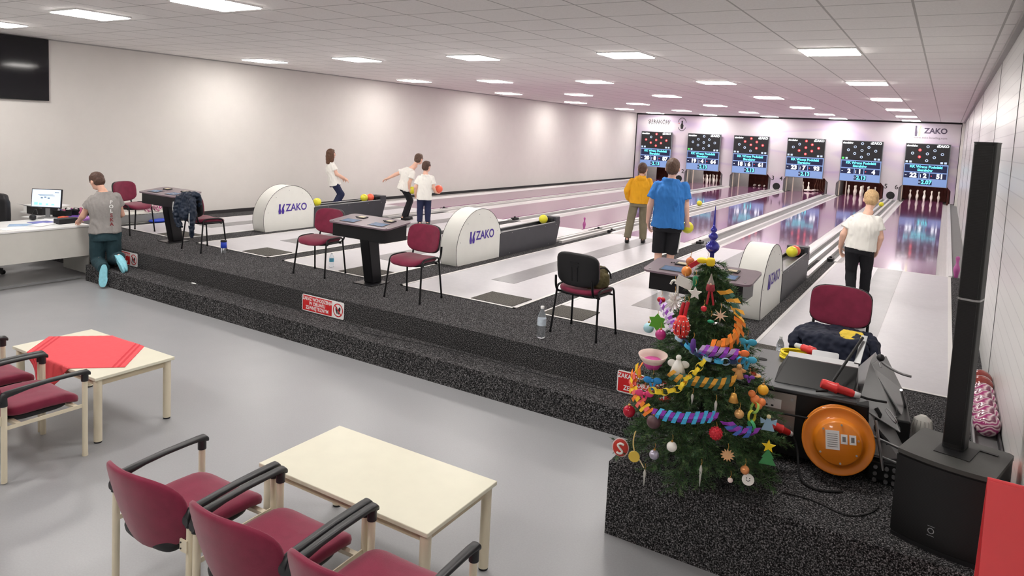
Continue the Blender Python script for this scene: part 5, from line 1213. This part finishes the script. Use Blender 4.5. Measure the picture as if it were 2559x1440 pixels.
person('boy in a mustard hoodie and olive trousers walking away, hands in front',(7.25,6.75,PZ+.004),(.931,.364),
 dict(head=(.03,.03,1.40),neck=(.032,0,1.28),shL=(-.15,0,1.19),shR=(.165,0,1.20),elL=(-.232,-.03,.985),wrL=(-.19,.08,.80),haL=(-.15,.14,.76),elR=(.235,-.03,.99),wrR=(.2,.08,.80),haR=(.16,.14,.77),hpL=(-.075,0,.77),hpR=(.09,0,.77),knL=(-.13,.03,.44),knR=(.10,.06,.45),anL=(-.175,-.06,.09),anR=(.117,.06,.07),toL=(-.175,.09,.03),toR=(.13,.22,.03)),
 (226,178,156),HD,hf=(.15,1,0),sc=.94,hw=.175,wd=.115,shirt=(CYe,2,-.03,.02),pants=(COl,1.98,.022),shoes=(SBk,SBk,None),bf=(0,1,0))
person('boy in white T-shirt and black trousers walking down lane six, seen from behind',(11.15,4.5,PZ+.004),(.996,.092),
 dict(head=(.148,.07,1.335),neck=(.145,.02,1.20),shL=(-.035,.0,1.085),shR=(.235,.0,1.095),elL=(-.14,-.02,.855),wrL=(-.163,.05,.67),haL=(-.15,.07,.585),elR=(.293,-.02,.86),wrR=(.275,.06,.70),haR=(.262,.09,.63),hpL=(-.015,-.03,.68),hpR=(.15,-.03,.69),knL=(-.01,.02,.37),knR=(.17,.06,.38),anL=(.01,-.05,.07),anR=(.165,.08,.07),toL=(.0,.1,.03),toR=(.18,.22,.03)),
 (236,190,168),HBL,hf=(.0,1,-.25),sc=.98,hw=.178,wd=.13,shirt=(CW,.6,-.02,.014),pants=(CBk,1.95,.012),shoes=(SBk,SOW,None),bf=(0,1,0),thigh=.088)
P=person('boy in white T-shirt and navy trousers holding up a coral ball',(3.23,5.34,PZ+.004),(.777,.629),
 dict(head=(.035,.02,1.195),neck=(.015,0,1.08),shL=(-.095,0,.98),shR=(.145,.0,.985),elL=(-.165,-.01,.78),wrL=(-.17,.06,.65),haL=(-.16,.09,.57),elR=(.182,-.02,.79),wrR=(.235,.08,.68),haR=(.275,.12,.655),hpL=(-.058,0,.585),hpR=(.085,0,.585),knL=(-.065,.02,.33),knR=(.09,.03,.33),anL=(-.06,-.02,.07),anR=(.10,.03,.07),toL=(-.07,.12,.03),toR=(.12,.17,.03)),
 (232,186,164),HD,hf=(.65,.75,0),sc=.9,hw=.138,wd=.095,shirt=(CW,.68,-.14,.014),pants=(CNv,1.96,.012),shoes=(SBk,SOW,None),grip=(None,(0,0,1)),bf=(0,1,0))
def loc(base,right,l,d,z): return (base[0]+right[0]*l-right[1]*d,base[1]+right[1]*l+right[0]*d,base[2]+z)
ball(loc((3.23,5.34,PZ),(.777,.629),.295,.13,.745),M_or,'coral ball held up by the boy in white with navy trousers',r=.085)
person('boy in white T-shirt and black trousers leaning forward, left arm stretched back',(2.55,5.7,PZ+.004),(.764,.645),
 dict(head=(.175,.04,1.305),neck=(.12,.03,1.185),shL=(-.08,.10,1.08),shR=(.055,-.08,1.04),elL=(-.30,.12,.955),wrL=(-.46,.12,.865),haL=(-.545,.12,.83),elR=(-.005,-.13,.82),wrR=(-.015,-.11,.69),haR=(.005,-.10,.63),hpL=(-.13,.07,.70),hpR=(-.10,-.06,.68),knL=(.03,.09,.42),knR=(.02,-.04,.43),anL=(-.05,.12,.08),anR=(-.105,-.03,.08),toL=(.05,.2,.03),toR=(.0,.05,.03)),
 (232,186,164),HB,hf=(.7,.7,-.1),sc=.92,hw=.145,wd=.10,shirt=(CW,.6,-.12,.014),pants=(CBk,1.97,.008),shoes=(SBk,SBk,None),grip=(None,(.7,.7,0)),bf=(.6,.7,0))
ball(loc((2.55,5.7,PZ),(.764,.645),.062,-.06,.655),M_yel,'yellow ball in the right hand of the boy leaning forward')
person('girl with long brown hair and white T-shirt crouching behind the left trough',(.35,5.58,PZ+.004),(.723,.691),
 dict(head=(-.015,.0,1.27),neck=(-.045,0,1.12),shL=(-.055,.11,1.035),shR=(.035,-.10,1.03),elL=(.08,.15,.82),wrL=(.24,.12,.73),haL=(.32,.10,.69),elR=(.125,-.13,.835),wrR=(.295,-.08,.745),haR=(.375,-.06,.70),hpL=(.07,.07,.62),hpR=(.09,-.07,.61),knL=(.22,.09,.37),knR=(.24,-.06,.37),anL=(.06,.09,.08),anR=(.085,-.06,.08),toL=(.2,.12,.03),toR=(.22,-.0,.03)),
 (236,192,176),HG,hf=(.9,.45,0),hair_long=True,sc=.95,hw=.14,wd=.10,shirt=(CW,.5,-.10,.012),pants=(CNv,1.96,.018),shoes=(SBk,SOW,None),bf=(1,.3,0))
P=person('man in grey T-shirt and teal trousers kneeling on the step at the desk',(2.05,-.15,SH+.002),(.478,.879),
 dict(head=(-.235,.12,1.225),neck=(-.165,.07,1.11),shL=(-.285,.03,1.00),shR=(.0,.03,1.03),elL=(-.405,.10,.73),wrL=(-.46,.30,.635),haL=(-.47,.37,.62),elR=(.075,.12,.74),wrR=(-.03,.30,.65),haR=(-.10,.34,.635),hpL=(-.225,.0,.47),hpR=(-.035,.0,.47),knL=(-.23,.06,.085),knR=(-.02,.03,.085),anL=(-.145,-.27,.03),anR=(.045,-.33,.19),toL=(-.158,-.325,-.17),toR=(.12,-.47,.05)),
 (226,172,146),HD,hf=(-.6,.75,-.55),sc=1.0,hw=.19,wd=.125,shirt=(CGr,.5,.05,.016),pants=(CTe,2.0,.028),shoes=(SAq,SAq,dict(L=(.0,1,.05),R=(.1,.8,.75))),grip=((0,0,-1),(0,0,-1)),bf=(-.3,.9,0),thigh=.1,ss=1.17)
t=P[0]; m=MB(); 
msh,mp,fr,side,up=P[1:6]
for i,ch in enumerate('POLSKA'):
    c=mp+(msh-mp)*(.86-.115*i)+side*(.085)-fr*(.168); Mx=Matrix((side,up,-fr)).transposed().to_4x4(); Mx.translation=c
    m.text(ch,.066,Mx,0 if i<3 else 1,.03)
m.build('printed_letters',[M_wt,mat('dark_red_print',(128,36,46),.6,var=0)],t)
m=MB()
for f in (.45,.53,.61,.69):
    k,a=P[6]['knL'],P[6]['anL']; c=k+(a-k)*f; m.cyl(c,c+(a-k)*.03,.072,n=20)
m.build('sock_stripes',M_wt,t) if 0 else None
# ============================================================ CLOTHES ON CHAIRS
def cloth_fn(A,s,sd=0):
    def f(c,n): return c+n*(A*noise.noise(Vector((c.x*s+sd,c.y*s,c.z*s*.45)))+A*.5*noise.noise(c*s*2.6))
    return f
# navy tracksuit top over the back of the far left chair: chair at (2.77,.77), backrest at its -y side
o=empty('tracksuit_top',(2.77,.77-.24,PZ),math.radians(-4),'navy tracksuit top with light piping draped over a chair back, sleeves hanging','jacket')
m=MB(); m.sup((-.02,-.03,.70),(.235,.028,.15),.5,.6,30,12); m.sup((0,.045,.76),(.225,.026,.09),.5,.6,30,12); m.sup((0,.008,.845),(.22,.058,.03),.6,.6,30,10)
m.tube([(-.2,-.04,.80),(-.235,-.07,.6),(-.22,-.06,.42),(-.15,-.05,.34)],[.05,.055,.045,.04],12,smooth=2); m.tube([(.17,-.04,.80),(.2,-.08,.55),(.19,-.07,.36),(.17,-.06,.24)],[.055,.055,.045,.035],12,smooth=2)
m.sup((-.09,-.05,.60),(.13,.028,.14),.7,.7,24,12)
remesh(m,'jacket_body',mat('navy_polyester',(20,34,54),.5,var=.15,scale=9,sheen=.05),o,.007,3,cloth_fn(.028,10))
MB().tube([(-.245,-.115,.72),(-.262,-.115,.62),(-.26,-.1,.52)],.006,6).tube([(.215,-.13,.60),(.222,-.135,.5),(.215,-.125,.42)],.006,6).build('piping',M_wt,o)
# olive bag on the chair seen from behind
o=empty('olive_bag',(9.22,.66,PZ+.49),.3,'olive green crumpled bag on the seat of the chair seen from behind','bag')
m=MB().sup((0,0,.09),(.15,.13,.10),.7,.8,24,14).sup((.07,.02,.16),(.07,.07,.05),.8,.9,18,12)
remesh(m,'bag_body',mat('olive_canvas',(96,88,58),.85,var=.25,scale=22),o,.008,3,cloth_fn(.018,18))
MB().tube([(.02,-.06,.18),(.09,-.05,.225),(.15,0,.17),(.16,.03,.10)],.008,6,smooth=2).build('strap',M_blk,o)
# navy coat on the chair behind the machine
o=empty('navy_coat',(11.45,.42,PZ+.47),math.radians(179),'dark navy coat bundled over the chair seat behind the lane cleaning machine','coat')
m=MB().sup((0,.02,.035),(.26,.22,.05),.5,.5,34,12).sup((-.03,.20,-.06),(.24,.05,.14),.5,.6,30,12)
m.tube([(-.2,-.05,.06),(-.27,.03,.02),(-.285,.10,-.08),(-.25,.14,-.20)],[.055,.06,.055,.05],12,smooth=2); m.tube([(-.21,.16,-.05),(-.20,.2,-.2),(-.17,.2,-.36)],[.045,.045,.03],12,smooth=1); m.tube([(.2,.0,.05),(.27,.08,.0),(.27,.16,-.10)],[.055,.055,.045],12,smooth=2)
remesh(m,'coat_body',mat('navy_softshell',(26,32,52),.75,var=.15,scale=10),o,.008,3,cloth_fn(.02,12,4))
o=empty('yellow_cloth',(11.57,.30,PZ+.545),math.radians(-8),'folded yellow cloth lying on the dark navy coat','cloth')
m=MB().sup((0,0,0),(.085,.09,.012),.4,.4,26,8,M=RX(.25))
remesh(m,'cloth_body',mat('yellow_cotton',(232,200,70),.85,var=.08,scale=20),o,.005,2,cloth_fn(.006,26))
# ============================================================ CAMERA
sc=bpy.context.scene
cd=bpy.data.cameras.new('camera'); cam=bpy.data.objects.new('camera',cd); COL.objects.link(cam); sc.camera=cam
yaw,pit,rol=.5542,-.0878,.0491
f=V(-math.sin(yaw)*math.cos(pit),math.cos(yaw)*math.cos(pit),math.sin(pit)); r0=V(math.cos(yaw),math.sin(yaw),0); u0=r0.cross(f)
r=r0*math.cos(rol)+u0*math.sin(rol); u=-r0*math.sin(rol)+u0*math.cos(rol)
Mc=Matrix((r,u,-f)).transposed().to_4x4(); Mc.translation=(12.085,-5.6046,2.466); cam.matrix_world=Mc
cd.sensor_width=36; cd.lens=36*1743.6/2559; cd.shift_y=-240/2559; cd.clip_start=.05; cd.clip_end=100
# ============================================================ WORLD / VIEW
w=bpy.data.worlds.new('world'); sc.world=w; w.use_nodes=True; w.node_tree.nodes['Background'].inputs[0].default_value=(.5,.5,.5,1); w.node_tree.nodes['Background'].inputs[1].default_value=.3
sc.view_settings.view_transform='Standard'; sc.view_settings.look='None'; sc.view_settings.exposure=EXPO; sc.view_settings.gamma=1; sc.view_settings.use_curve_mapping=False
bpy.data.scenes.remove(TS)
